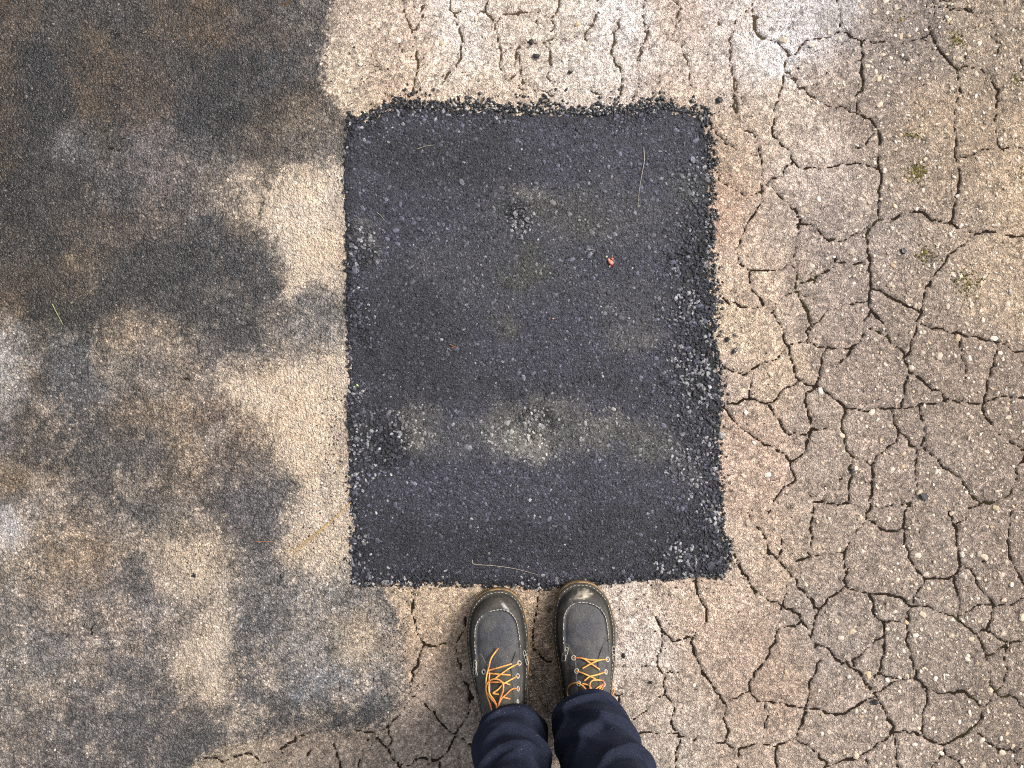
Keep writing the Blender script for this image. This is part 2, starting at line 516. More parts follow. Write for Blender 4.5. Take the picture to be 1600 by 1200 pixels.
C_STAIN = cpts("""20,20,100,85,68 100,30,85,78,70 180,20,82,74,66 270,20,105,88,68 330,40,120,98,72 400,40,85,74,64 470,40,95,88,82 15,100,95,78,58 60,110,58,55,54 140,90,105,88,66
220,90,92,80,68 310,110,82,74,66 400,120,62,60,60 470,110,95,90,88 15,180,85,70,55 70,180,60,57,52 150,160,105,85,62 240,160,100,84,68 340,150,60,60,60 420,180,90,78,62 470,180,115,92,62
510,200,120,110,98 20,260,90,74,50 90,230,125,120,118 60,260,65,60,52 150,230,95,88,78 240,240,125,116,110 330,210,72,72,72 340,250,105,102,100 430,235,100,92,84 490,235,115,110,104
20,330,62,52,40 100,310,85,76,66 180,290,115,108,102 260,290,128,118,110 340,290,145,132,116 400,290,195,175,148 450,310,222,200,170 505,320,225,202,172 20,380,85,75,62 90,370,62,54,46
170,350,105,92,78 250,340,125,112,100 320,370,78,76,76 390,330,165,148,126 420,370,150,135,118 460,350,195,178,152 510,390,222,200,172 20,430,82,68,50 80,450,62,52,42 125,425,120,104,78
200,420,70,64,56 280,420,68,66,64 360,420,78,76,76 420,430,88,86,86 470,420,200,182,156 520,420,220,198,168 20,490,100,84,62 90,500,62,58,48 160,480,75,66,56 240,490,90,80,68 310,490,85,80,74
380,490,90,86,84 440,480,120,112,102 490,460,112,108,104 520,480,160,148,132 15,540,170,165,158 60,560,95,86,74 110,560,95,94,92 200,530,165,145,118 270,520,175,155,128 280,560,150,136,120
340,540,125,115,105 400,560,100,97,95 450,545,150,140,126 500,530,140,134,126 525,560,190,172,148 15,600,165,160,150 50,600,95,80,64 110,600,102,100,100 180,600,120,110,96 240,590,140,128,114
310,600,150,135,116 380,590,170,150,125 440,600,180,160,134 490,600,195,175,148 525,620,215,192,162 20,660,112,106,100 60,680,95,84,68 120,640,100,96,92 180,660,110,92,70 235,640,140,120,95
290,650,150,130,106 350,670,125,104,84 420,650,165,145,120 480,660,195,175,148 520,680,170,155,136 20,710,98,92,90 80,700,80,74,68 160,700,88,82,76 220,700,90,86,84 280,700,150,130,102
330,700,110,94,78 400,720,135,120,102 470,720,180,162,138 520,720,195,175,148 15,745,138,118,90 70,740,115,95,68 140,750,98,88,76 220,760,95,90,84 280,745,120,106,88 350,760,98,90,84
420,760,105,98,94 460,750,140,130,118 510,780,205,185,158 15,790,120,110,98 80,800,130,118,104 150,790,105,98,90 220,810,92,88,84 290,820,150,138,122 330,800,130,120,108 390,810,95,92,92
440,810,110,106,104 490,820,200,180,152 520,830,205,184,156 10,830,205,200,195 70,840,150,132,108 140,850,165,142,112 200,840,135,122,105 250,850,185,168,140 300,850,190,172,145 350,860,160,145,125
390,860,120,115,110 420,880,118,112,106 470,870,195,176,150 520,870,190,175,152 20,890,140,128,110 90,900,160,138,110 150,890,135,118,98 210,900,98,94,90 260,900,165,150,130 310,910,175,158,135
370,910,150,138,122 420,920,125,118,110 470,910,145,138,128 520,910,170,158,140 20,960,120,112,102 90,960,145,130,112 150,960,130,120,110 220,950,125,116,108 280,960,128,118,106 340,970,180,162,138
390,960,110,106,102 430,950,110,108,106 480,950,155,146,132 530,940,135,132,128 570,930,130,126,122 600,940,150,138,122 20,1030,118,112,102 90,1020,118,112,106 160,1020,120,112,104 230,1030,112,104,98
290,1030,165,150,128 335,1030,200,180,152 380,1020,118,114,110 410,1030,125,120,114 470,1000,145,136,124 520,1010,160,150,136 560,990,190,172,146 590,970,140,132,124 610,1050,185,165,138
20,1090,130,122,110 90,1080,125,117,106 160,1090,108,102,96 230,1090,100,94,88 280,1085,130,118,104 330,1075,180,162,135 380,1070,120,114,108 440,1080,148,140,130 510,1060,138,136,134 560,1070,125,126,130
590,1060,130,128,126 600,1090,120,112,102 20,1160,125,115,104 90,1150,112,104,96 160,1160,98,92,86 230,1150,96,90,84 300,1130,95,90,84 380,1130,100,95,88 450,1120,95,90,84 520,1120,80,76,72
580,1120,82,78,74 620,1110,78,72,66""")
BASE_PATCH = (78, 77, 89)
BLOBS_PATCH = cpts("""850,685,270,42,100,99,102 760,430,150,60,90,89,95 900,340,170,55,96,95,98 820,600,260,22,66,66,74 1000,470,90,40,90,89,94 820,300,36,24,146,140,134 812,330,30,20,58,58,62 860,330,40,20,100,97,94 920,350,40,25,92,90,88 575,375,22,40,118,116,116 565,400,25,25,60,60,64
820,420,40,30,88,88,80 785,515,28,20,98,96,92 650,665,36,42,134,129,124 595,690,50,38,44,44,50 570,680,25,60,74,74,78 830,650,76,32,122,118,113 840,655,26,12,50,50,54
830,692,56,30,160,154,146 900,680,50,25,98,96,96 950,675,50,28,130,126,121 1010,690,50,30,104,102,100 1080,720,25,40,122,120,120 1095,640,20,60,64,64,70 1000,525,48,20,116,113,112
1070,295,26,40,98,98,98 1090,400,22,80,48,48,52 1100,560,20,50,44,44,50 700,860,180,60,52,52,62 980,850,160,60,56,56,64 1100,870,40,30,60,60,68 620,850,60,60,54,54,62
700,250,140,60,60,59,64 640,540,90,120,62,61,68""")

def field(px, py, pts, sigma=34.0):
    x = np.asarray(px, dtype=float); y = np.asarray(py, dtype=float)
    wx = x + (fbm(x, y, 70, 21) - 0.5) * 56 + (fbm(x, y, 22, 41, 4, 0.85) - 0.5) * 66
    wy = y + (fbm(x, y, 70, 31) - 0.5) * 56 + (fbm(x, y, 22, 51, 4, 0.85) - 0.5) * 66
    num = np.zeros(x.shape + (3,)); den = np.full(x.shape, 1e-12)
    c = lin(pts[:, 2:5]) ** 0.5
    for (ax, ay), col in zip(pts[:, :2], c):
        d2 = (wx - ax) ** 2 + (wy - ay) ** 2
        w = np.exp(-d2 / (2 * sigma * sigma)) + 1e-3 / (1 + d2 / 900.0) ** 2
        num += w[..., None] * col; den += w
    return (num / den[..., None]) ** 2       # linear photo colour

def patch_field(x, y):
    wx = x + (fbm(x, y, 40, 61, 4, 0.7) - 0.5) * 84 + (fbm(x, y, 12, 71, 3, 0.8) - 0.5) * 34
    wy = y + (fbm(x, y, 40, 81, 4, 0.7) - 0.5) * 84 + (fbm(x, y, 12, 91, 3, 0.8) - 0.5) * 34
    c = np.empty(np.shape(x) + (3,)); c[:] = lin(BASE_PATCH)
    for bx, by, rx, ry, r_, g_, b_ in BLOBS_PATCH:
        d = np.sqrt(((wx - bx) / rx) ** 2 + ((wy - by) / ry) ** 2)
        w = (sstep(1.22, 0.62, d) * np.clip(0.40 + 1.4 * fbm(x, y, 15, 95, 3, 0.8), 0, 1.0))[..., None] * 0.9
        c = c * (1 - w) + lin((r_, g_, b_)) * w
    c = c * (1 + 0.30 * (fbm(x * 0.12, y, 55, 97, 3) - 0.5) + 0.35 * (fbm(x, y, 30, 99, 3, 0.8) - 0.5))[..., None]
    return c

# ------------------------------------------------------------------ ground grid in photo pixels
D = 2.4
X0, X1, Y0, Y1 = -192.0, 1792.8, -192.0, 1392.0
xs = np.arange(X0, X1 + D / 2, D); ys = np.arange(Y0, Y1 + D / 2, D)
NX, NY = len(xs), len(ys)
GX, GY = np.meshgrid(xs, ys)
E = np.full((NY, NX), 60.0)      # distance to crack edge
DC = np.full((NY, NX), 60.0)     # distance to crack centre line
SHAL = np.full((NY, NX), 1.0)

def stamp(pts, hw, seed):
    r_ = np.random.default_rng(seed)
    P = []
    for a, b in zip(pts[:-1], pts[1:]):
        n = max(1, int(np.hypot(*(b - a)) / 7))
        for k in range(n): P.append(a + (b - a) * k / n)
    P.append(pts[-1]); P = np.array(P)
    j = r_.normal(0, 1.5, P.shape); j[0] = j[-1] = 0
    P = P + j
    slow = np.interp(np.arange(len(P)), np.arange(0, len(P) + 8, 5), r_.random(len(np.arange(0, len(P) + 8, 5))))
    Wd = hw * (0.42 + 0.55 * slow + 0.45 * (r_.random(len(P)) - 0.4)) + r_.choice([0, 0.8], len(P), p=[0.88, 0.12]) * hw
    Wd = np.clip(Wd * 0.50, 0.45 if hw > 0.9 else (0.25 if hw > 0.7 else 0.1), 1.9)
    for k in range(len(P) - 1):
        a, b = P[k], P[k + 1]; m = 26
        i0 = max(0, int((min(a[0], b[0]) - m - X0) / D)); i1 = min(NX, int((max(a[0], b[0]) + m - X0) / D) + 2)
        j0 = max(0, int((min(a[1], b[1]) - m - Y0) / D)); j1 = min(NY, int((max(a[1], b[1]) + m - Y0) / D) + 2)
        if i0 >= i1 or j0 >= j1: continue
        x = GX[j0:j1, i0:i1]; y = GY[j0:j1, i0:i1]
        e = b - a; L = (e ** 2).sum() + 1e-9
        t = np.clip(((x - a[0]) * e[0] + (y - a[1]) * e[1]) / L, 0, 1)
        dd = np.hypot(x - a[0] - t * e[0], y - a[1] - t * e[1])
        DC[j0:j1, i0:i1] = np.minimum(DC[j0:j1, i0:i1], dd)
        E[j0:j1, i0:i1] = np.minimum(E[j0:j1, i0:i1], dd - (Wd[k] * (1 - t) + Wd[k + 1] * t))

for i, (pts, hw) in enumerate(LINES):
    stamp(pts, hw, 100 + i)

SD_ST = poly_sdf(GX, GY, STAINED) + (fbm(GX, GY, 30, 11) - 0.5) * 22 + (fbm(GX, GY, 8, 12, 2) - 0.5) * 9
SD_PA = poly_sdf(GX, GY, PATCH)
# cracks go on outside the frame: irregular cells
gx, gy = np.meshgrid(np.arange(-330, 1930, 86.0), np.arange(-330, 1530, 86.0))
sx = (gx + rng.uniform(-34, 34, gx.shape)).ravel(); sy = (gy + rng.uniform(-34, 34, gy.shape)).ravel()
outm = (GX > 1612) | (GX < -20) | (GY < -14) | (GY > 1214)
ox_, oy_ = GX[outm], GY[outm]
wx = ox_ + (fbm(ox_, oy_, 22, 5) - 0.5) * 22; wy = oy_ + (fbm(ox_, oy_, 22, 6) - 0.5) * 22
F1 = np.full(ox_.shape, 1e9); F2 = F1.copy()
for a, b in zip(sx, sy):
    dd = np.hypot(wx - a, wy - b)
    n1 = dd < F1
    F2 = np.where(n1, F1, np.minimum(F2, dd)); F1 = np.where(n1, dd, F1)
c_ = (F2 - F1) * 0.5
DC[outm] = np.minimum(DC[outm], c_); E[outm] = np.minimum(E[outm], c_ - 1.3)

# hairline cracks inside the pieces
def cell_edges(x, y, step, seed, warp):
    r_ = np.random.default_rng(seed)
    n_ = int(2400 / step) + 2
    ox_s = r_.uniform(0.05, 0.95, (n_, n_)); oy_s = r_.uniform(0.05, 0.95, (n_, n_))
    wx_ = x + (fbm(x, y, step * 0.4, seed + 3, 3, 0.7) - 0.5) * warp + 400; wy_ = y + (fbm(x, y, step * 0.4, seed + 7, 3, 0.7) - 0.5) * warp + 400
    ci = np.floor(wx_ / step).astype(int); cj = np.floor(wy_ / step).astype(int)
    f1 = np.full(x.shape, 1e9); f2 = f1.copy()
    for dj in (-1, 0, 1):
        for di in (-1, 0, 1):
            a = np.clip(ci + di, 0, n_ - 1); b = np.clip(cj + dj, 0, n_ - 1)
            dd = np.hypot(wx_ - (a + ox_s[b, a]) * step, wy_ - (b + oy_s[b, a]) * step)
            n1 = dd < f1
            f2 = np.where(n1, f1, np.minimum(f2, dd)); f1 = np.where(n1, dd, f1)
    return (f2 - f1) * 0.5
HAIR = cell_edges(GX, GY, 40.0, 17, 30.0) - 0.30 + 2.4 * sstep(0.54, 0.40, fbm(GX, GY, 60, 19, 3) + 0.06 * sstep(200, 120, GY))
stain_in = SD_ST < 0
E = np.where(stain_in, np.maximum(E, 60 * sstep(0, -6, SD_ST)), E)
near = sstep(14, 3, E)
E = E + near * ((vnoise(GX, GY, 5.0, 15) - 0.55) * 1.7 + (fbm(GX, GY, 24, 16, 2) - 0.5) * 0.8)
DCs = np.where(SD_ST < -2, 60, DC)

# piece labels: flood fill of the cells between the cracks
cx = (DCs[:-1, :-1] + DCs[1:, :-1] + DCs[:-1, 1:] + DCs[1:, 1:]) / 4
cst = (SD_ST[:-1, :-1] + SD_ST[1:, 1:]) / 2 < 0
cpa = (SD_PA[:-1, :-1] + SD_PA[1:, 1:]) / 2
inside_patch = cpa < -9
free = (cx > 2.15) & ~cst & ~inside_patch & (cpa > -2)
ch, cw = free.shape
fl = free.ravel().tolist()
lab = [0] * (ch * cw)
nlab, sizes = 0, [0]
for s0 in range(ch * cw):
    if fl[s0] and not lab[s0]:
        nlab += 1; lab[s0] = nlab; st = [s0]; cnt = 0
        while st:
            p = st.pop(); cnt += 1
            c = p % cw
            if c and fl[p - 1] and not lab[p - 1]: lab[p - 1] = nlab; st.append(p - 1)
            if c < cw - 1 and fl[p + 1] and not lab[p + 1]: lab[p + 1] = nlab; st.append(p + 1)
            if p >= cw and fl[p - cw] and not lab[p - cw]: lab[p - cw] = nlab; st.append(p - cw)
            if p < (ch - 1) * cw and fl[p + cw] and not lab[p + cw]: lab[p + cw] = nlab; st.append(p + cw)
        sizes.append(cnt)
LAB = np.array(lab).reshape(ch, cw)
SZ = np.array(sizes)
LAB[SZ[LAB] < 45] = 0
want = ~cst & ~inside_patch
for _ in range(60):
    z = want & (LAB == 0)
    if not z.any(): break
    for dy, dx in ((0, 1), (0, -1), (1, 0), (-1, 0)):
        sh = np.roll(LAB, (dy, dx), (0, 1))
        LAB = np.where(z & (LAB == 0), sh * (~np.roll(cst, (dy, dx), (0, 1))), LAB)
LAB[~want] = 0

# heights (m)
edge_fade = np.minimum.reduce([GX - X0, X1 - GX, GY - Y0, Y1 - GY])
edge_fade = sstep(0, 40, edge_fade)
rel_p = (fbm(GX, GY, 11, 201, 3, 0.6) - 0.5) * 2.0e-3 + (fbm(GX, GY, 110, 205, 2) - 0.5) * 4.0e-3
rel_s = (fbm(GX, GY, 9, 211, 3, 0.6) - 0.5) * 1.3e-3 + (fbm(GX, GY, 150, 215, 2) - 0.5) * 3.0e-3
worm = np.exp(-((vnoise(GX + 8 * vnoise(GX, GY, 9, 221), GY, 11.0, 222) - 0.5) / 0.045) ** 2) * sstep(0.35, 0.6, fbm(GX, GY, 45, 225, 2))
fiss = np.exp(-((fbm(GX, GY, 46, 231, 3, 0.6) - 0.5) / 0.012) ** 2) * sstep(0.5, 0.62, fbm(GX, GY, 90, 235, 2))
knob = sstep(0.60, 0.80, vnoise(GX, GY, 5.0, 241))
wst = sstep(8, -8, SD_ST)
rel_p = rel_p - 1.0e-3 * worm - 1.0e-3 * fiss + 0.9e-3 * knob
rel_s = rel_s - 0.8e-3 * worm + 1.2e-3 * knob
Z = rel_p * (1 - wst) + rel_s * wst
Z = Z - 7.0e-3 * np.clip((0.9 - E) / 2.2, 0, 1) - 0.5e-3 * sstep(6, 0, E) * (1 - wst) - (3.5e-3 + 0.9e-3 * sstep(220, 140, GY)) * np.clip((0.9 - HAIR) / 2.0, 0, 1) * (1 - wst)
Z = Z * edge_fade

# colours (linear photo colour -> albedo)
def grain_mul(x, y, a, seed):
    n = (vnoise(x, y, 3.1, seed) - 0.5) * 1.2 + (vnoise(x, y, 6.5, seed + 1) - 0.5) * 0.8 + (np.random.default_rng(seed).random(np.shape(x)) - 0.5) * 0.7
    return np.clip(1 + a * n, 0.25, 2.2)

jx = GX + rng.normal(0, 3.5, GX.shape); jy = GY + rng.normal(0, 3.5, GX.shape)
ct = field(jx, jy, C_TAN, 30) * np.array([1.40, 1.36, 1.42]) * (1 + 0.16 * sstep(190, 90, GY) * sstep(1350, 1250, GX))[..., None]
lt = ct.mean(-1, keepdims=True)
ct = lt + (ct - lt) * (0.92 - 0.14 * sstep(190, 90, GY))[..., None]
cs = field(jx, jy, C_STAIN, 21) * np.array([1.0, 1.0, 1.03])
STAINS = [
 ('385,285 400,268 440,262 500,262 540,258 540,440 520,445 495,430 470,440 445,470 440,420 425,370 400,340 385,310', (240, 218, 188), 11, 1.0),
 ('230,350 330,340 400,355 430,380 442,430 430,480 400,520 380,575 350,570 330,500 260,480 160,470 130,440 200,380', (72, 70, 70), 13, 0.8),
 ('470,438 500,430 530,440 530,490 520,540 480,535 455,500', (120, 116, 111), 10, 0.8),
 ('345,585 430,558 470,562 545,560 545,640 545,760 545,860 520,880 455,870 450,800 465,760 440,700 400,660', (224, 202, 172), 14, 0.9),
 ('120,640 180,660 260,690 270,720 240,790 200,830 140,800 110,720', (86, 81, 77), 14, 0.7),
 ('330,740 440,740 465,760 450,830 440,880 395,870 345,850 330,800', (98, 94, 94), 12, 0.8),
 ('215,840 330,815 345,850 370,900 345,930 300,940 250,900', (200, 180, 152), 12, 0.8),
 ('150,890 210,880 240,900 240,935 200,930', (92, 88, 86), 10, 0.8),
 ('300,1000 340,945 372,985 372,1060 355,1085 290,1090 280,1050', (206, 186, 158), 8, 0.85),
 ('374,975 400,940 420,960 405,1060 395,1100 376,1090', (98, 96, 94), 7, 0.85),
 ('430,1060 480,1040 600,1030 606,1095 560,1110 450,1100', (130, 130, 132), 12, 0.7),
 ('540,960 580,955 600,1000 600,1030 530,1035 540,1000', (198, 180, 154), 10, 0.75),
 ('30,60 115,60 118,150 75,230 60,330 20,350 20,200', (52, 50, 49), 12, 0.75),
 ('320,150 400,90 500,60 505,130 480,160 420,175 400,235 340,225', (62, 60, 60), 13, 0.75),
 ('470,1100 600,1090 630,1100 600,1135 540,1146 470,1140 400,1160 330,1170 360,1130', (72, 68, 64), 9, 0.8),
 ('430,155 540,160 540,250 480,258 400,262 350,250 380,200', (110, 98, 84), 10, 0.7),
 ('0,500 30,505 40,560 30,620 0,640', (190, 185, 176), 10, 0.55), ('0,800 30,805 35,850 0,860', (205, 200, 192), 7, 0.6), ('80,210 130,215 135,240 90,245', (140, 136, 132), 9, 0.5),
 ('0,730 45,722 50,745 0,765', (160, 130, 88), 6, 0.5), ('225,625 245,620 245,650 228,655', (160, 130, 92), 5, 0.5),
]
sjx = GX + (fbm(GX, GY, 44, 351, 5, 0.8) - 0.5) * 70; sjy = GY + (fbm(GX, GY, 44, 361, 5, 0.8) - 0.5) * 70
for txt_, rgb_, soft_, op_ in STAINS:
    pl = np.array([[float(q) for q in p.split(',')] for p in txt_.split()])
    lo, hi = pl.min(0) - 60, pl.max(0) + 60
    a0, a1 = max(0, int((lo[0] - X0) / D)), int((hi[0] - X0) / D); b0, b1 = max(0, int((lo[1] - Y0) / D)), int((hi[1] - Y0) / D)
    soft_ = soft_ * 2.3
    sd_ = poly_sdf(sjx[b0:b1, a0:a1], sjy[b0:b1, a0:a1], pl) + rng.normal(0, soft_ * 0.22, (b1 - b0, a1 - a0))
    w_ = (sstep(soft_ * 0.9, -soft_ * 0.9, sd_) * op_ * (1.0 if rgb_[0] > 215 else 0.78))[..., None]
    w_ = w_ * np.clip(0.62 + 0.7 * fbm(GX[b0:b1, a0:a1], GY[b0:b1, a0:a1], 30, 371, 4, 0.8), 0, 1)[..., None]
    cs[b0:b1, a0:a1] = cs[b0:b1, a0:a1] * (1 - w_) + lin(rgb_) * w_
b1_ = fbm(GX, GY * 0.8, 30, 391, 5, 0.85) + 0.30 * (fbm(GX, GY, 130, 395, 2) - 0.5)
sand = (sstep(0.50, 0.66, b1_) * (0.05 + 0.36 * sstep(420, 640, GY) + 0.10 * sstep(150, 330, GX)))[..., None]
cs = cs * (1 - sand) + lin((190, 172, 150)) * sand
film = (sstep(0.52, 0.68, fbm(GX * 1.2, GY * 0.7, 36, 397, 5, 0.85)) * (0.62 - 0.30 * sstep(380, 700, GY)))[..., None]
film = film * (1 - 0.75 * sstep(390, 460, GX) * sstep(250, 300, GY))[..., None]
cs = cs * (1 - film) + lin((60, 55, 51)) * film
upper = (sstep(520, 200, GY) * sstep(470, 330, GX))[..., None]
cs = cs * (1 - 0.20 * upper)
low = (sstep(760, 950, GY) * sstep(420, 300, GX))[..., None]
cs = cs * (1 + 0.10 * low) * (1 + 0.16 * sstep(450, 560, GY))[..., None] * np.array([1.02, 0.99, 0.99])
wmix = (sstep(7, -7, SD_ST + rng.normal(0, 5, GX.shape)))[..., None]
CG = ct * (1 - wmix) + cs * wmix
quiet = (1 - 0.65 * sstep(0.30, 0.60, cs.mean(-1)) * wmix[..., 0])
CG *= (1 + (grain_mul(GX, GY, 0.55, 301) - 1) * quiet)[..., None]
# dark flecks and pits of both surfaces
pit = sstep(0.80, 0.90, vnoise(GX, GY, 4.2, 311) * 0.75 + 0.25 * fbm(GX, GY, 40, 315, 2))
CG *= (1 - 0.5 * pit)[..., None]
# broom lines along the strip beside the patch
br = sstep(330, 420, GX) * sstep(-14, -30, SD_ST) * sstep(150, 200, GY) * (1 - sstep(560, 660, GY))
CG *= (1 + 0.16 * br * (vnoise(GX, GY * 0.04, 2.6, 321) - 0.5) * 2)[..., None]
# darker along the fissures, worn-through mineral specks on the stained film, mottling
CG *= (1 - 0.40 * np.maximum(worm * 0.8, fiss))[..., None]
lum = CG.mean(-1, keepdims=True)
CGs = lum + (CG - lum) * 0.88
CG = CG * (1 - wmix) + CGs * wmix
mot = (fbm(GX, GY, 26, 331, 4, 0.8) - 0.5) * 2
hue = (fbm(GX, GY, 48, 381, 4, 0.7) - 0.5)[..., None] * wmix * np.array([0.14, 0.02, -0.16])
CG = CG * (1 + hue)
CG *= (1 + mot * (0.24 + 0.50 * wmix[..., 0]) * quiet)[..., None]
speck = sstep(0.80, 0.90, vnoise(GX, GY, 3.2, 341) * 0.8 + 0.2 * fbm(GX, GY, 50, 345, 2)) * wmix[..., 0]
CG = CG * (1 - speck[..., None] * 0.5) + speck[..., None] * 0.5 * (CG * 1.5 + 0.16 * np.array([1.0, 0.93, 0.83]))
CG = np.clip(CG * KALB, 0.004, 0.85)

verts_all = np.stack([(GX - 800) / S, (600 - GY) / S, Z], -1).reshape(-1, 3)
calm = sstep(0.16, 0.34, (cs.mean(-1) * KALB)) * wmix[..., 0]
cols_all = np.concatenate([CG, (1 - 0.78 * calm)[..., None]], -1).reshape(-1, 4)
idx = np.arange(NX * NY).reshape(NY, NX)
quads = np.stack([idx[1:, :-1], idx[1:, 1:], idx[:-1, 1:], idx[:-1, :-1]], -1)

def submesh(name, cellmask, dz=0.0, tilt=None):
    q = quads[cellmask]
    u, inv = np.unique(q.ravel(), return_inverse=True)
    v = verts_all[u].copy()
    c = v[:, :2].mean(0)
    if dz: v[:, 2] += dz
    if tilt is not None:
        v[:, 2] += (v[:, 0] - c[0]) * tilt[0] + (v[:, 1] - c[1]) * tilt[1]
    org = np.array([c[0], c[1], 0.0])
    return mesh_np(name, v - org, inv.reshape(-1, 4), cols_all[u]), org

# ---- the setting
me, org = submesh('stained_pavement', cst & ~inside_patch)
o = link('stained_pavement', me, M['stained']); o.location = org
tag(o, 'smooth pavement blotched with dark grey and brown stains, left of the patch', kind='structure')

cracked = empty('cracked_pavement')
tag(cracked, 'tan weathered pavement broken into pieces by a net of cracks', kind='structure')
touch = set(np.unique(LAB[(np.roll(cst, 1, 1) | np.roll(cst, -1, 1) | np.roll(cst, 1, 0) | np.roll(cst, -1, 0)) & (LAB > 0)]))
order = np.argsort(LAB.ravel(), kind='stable')
sl = LAB.ravel()[order]
qf = quads.reshape(-1, 4)
uniq, start = np.unique(sl, return_index=True)
bounds = list(start) + [len(sl)]
npieces = 0
for k, u in enumerate(uniq):
    if u == 0: continue
    cells = order[bounds[k]:bounds[k + 1]]
    m = np.zeros(ch * cw, bool); m[cells] = True
    r_ = np.random.default_rng(int(u))
    free_piece = u not in touch and len(cells) < 4000
    me, org = submesh('pavement_piece', m.reshape(ch, cw), r_.uniform(-0.25e-3, 0.25e-3) if free_piece else 0.0,
                      r_.normal(0, 0.003, 2) if free_piece else None)
    o = link('pavement_piece', me, M['pavement'], cracked); o.location = org
    npieces += 1

# soil lying in the cracks
sxs = np.arange(X0 + 6, X1 - 5, 6.0); sys_ = np.arange(Y0 + 6, Y1 - 5, 6.0)
SX, SY = np.meshgrid(sxs, sys_)
sz = -2.15e-3 + (fbm(SX, SY, 25, 401, 3) - 0.5) * 0.9e-3 + (fbm(SX, SY, 110, 205, 2) - 0.5) * 4.0e-3
pale = sstep(240, 120, SY) * sstep(1330, 1180, SX)
cso = alb((50, 40, 31)) * (1 - pale[..., None]) + alb((96, 80, 64)) * pale[..., None]
moss = sstep(0.62, 0.75, fbm(SX, SY, 60, 411, 3))[..., None] * 0.5
cso = cso * (1 - moss) + alb((70, 66, 34)) * moss
si = np.arange(SX.size).reshape(SX.shape)
sq = np.stack([si[1:, :-1], si[1:, 1:], si[:-1, 1:], si[:-1, :-1]], -1).reshape(-1, 4)
o = link('soil', mesh_np('soil', np.stack([(SX - 800) / S, (600 - SY) / S, sz], -1).reshape(-1, 3), sq, cso.reshape(-1, 3)), M['soil'])
tag(o, 'dark brown soil lying in the cracks of the pavement', kind='structure')

# pavement beyond the modelled area, as far as one could see
def far_mat():
    m, t, b = new_mat('far_pavement')
    geo = node(t, 'ShaderNodeNewGeometry')
    n0 = node(t, 'ShaderNodeTexNoise', Scale=9.0, Detail=3.0)
    t.links.new(geo.outputs['Position'], n0.inputs['Vector'])
    ad = node(t, 'ShaderNodeVectorMath', operation='MULTIPLY_ADD')
    t.links.new(n0.outputs['Color'], ad.inputs[0]); ad.inputs[1].default_value = (0.05, 0.05, 0.05)
    t.links.new(geo.outputs['Position'], ad.inputs[2])
    v = node(t, 'ShaderNodeTexVoronoi', feature='DISTANCE_TO_EDGE', Scale=10.5)
    t.links.new(ad.outputs[0], v.inputs['Vector'])
    ed = node(t, 'ShaderNodeMapRange'); ed.inputs['From Min'].default_value = 0.008; ed.inputs['From Max'].default_value = 0.03
    t.links.new(v.outputs['Distance'], ed.inputs['Value'])
    n = node(t, 'ShaderNodeTexNoise', Scale=180.0, Detail=5.0, Roughness=0.75)
    t.links.new(geo.outputs['Position'], n.inputs['Vector'])
    r = node(t, 'ShaderNodeValToRGB')
    r.color_ramp.elements[0].position = 0.3; r.color_ramp.elements[1].position = 0.7
    r.color_ramp.elements[0].color = (*alb((130, 114, 98)), 1); r.color_ramp.elements[1].color = (*alb((190, 170, 148)), 1)
    t.links.new(n.outputs['Fac'], r.inputs[0])
    mx = node(t, 'ShaderNodeMix', data_type='RGBA')
    mx.inputs['A'].default_value = (*alb((62, 50, 38)), 1)
    for inp in mx.inputs:
        if inp.name == 'A' and inp.type == 'RGBA': inp.default_value = (*alb((62, 50, 38)), 1)
        if inp.name == 'B' and inp.type == 'RGBA': t.links.new(r.outputs[0], inp)
    t.links.new(ed.outputs[0], mx.inputs[0])
    t.links.new([q for q in mx.outputs if q.type == 'RGBA'][0], b.inputs['Base Color'])
    b.inputs['Roughness'].default_value = 0.85
    hh = math_node(t, 'ADD', math_node(t, 'MULTIPLY', ed.outputs[0], 2.0), n.outputs['Fac'])
    bp = node(t, 'ShaderNodeBump', Strength=0.7, Distance=0.003)
    t.links.new(hh, bp.inputs['Height']); t.links.new(bp.outputs[0], b.inputs['Normal'])
    return m
xa, xb = (xs[0] - 800) / S, (xs[-1] - 800) / S
ya, yb = (600 - ys[-1]) / S, (600 - ys[0]) / S
B = 150.0
v = [(-B, -B, 0), (B, -B, 0), (B, B, 0), (-B, B, 0), (xa, ya, 0), (xb, ya, 0), (xb, yb, 0), (xa, yb, 0)]
f = [(0, 1, 5, 4), (1, 2, 6, 5), (2, 3, 7, 6), (3, 0, 4, 7)]
o = link('ground', mesh_np('ground', np.array(v), np.array(f), smooth=False), far_mat())
tag(o, 'cracked tan pavement going on all around', kind='structure')

# ------------------------------------------------------------------ stones
PHI = (1 + 5 ** 0.5) / 2
ICO_V = np.array([(-1, PHI, 0), (1, PHI, 0), (-1, -PHI, 0), (1, -PHI, 0), (0, -1, PHI), (0, 1, PHI), (0, -1, -PHI), (0, 1, -PHI),
                  (PHI, 0, -1), (PHI, 0, 1), (-PHI, 0, -1), (-PHI, 0, 1)]) / math.hypot(1, PHI)
ICO_F = np.array([(0, 11, 5), (0, 5, 1), (0, 1, 7), (0, 7, 10), (0, 10, 11), (1, 5, 9), (5, 11, 4), (11, 10, 2), (10, 7, 6), (7, 1, 8),
                  (3, 9, 4), (3, 4, 2), (3, 2, 6), (3, 6, 8), (3, 8, 9), (4, 9, 5), (2, 4, 11), (6, 2, 10), (8, 6, 7), (9, 8, 1)])

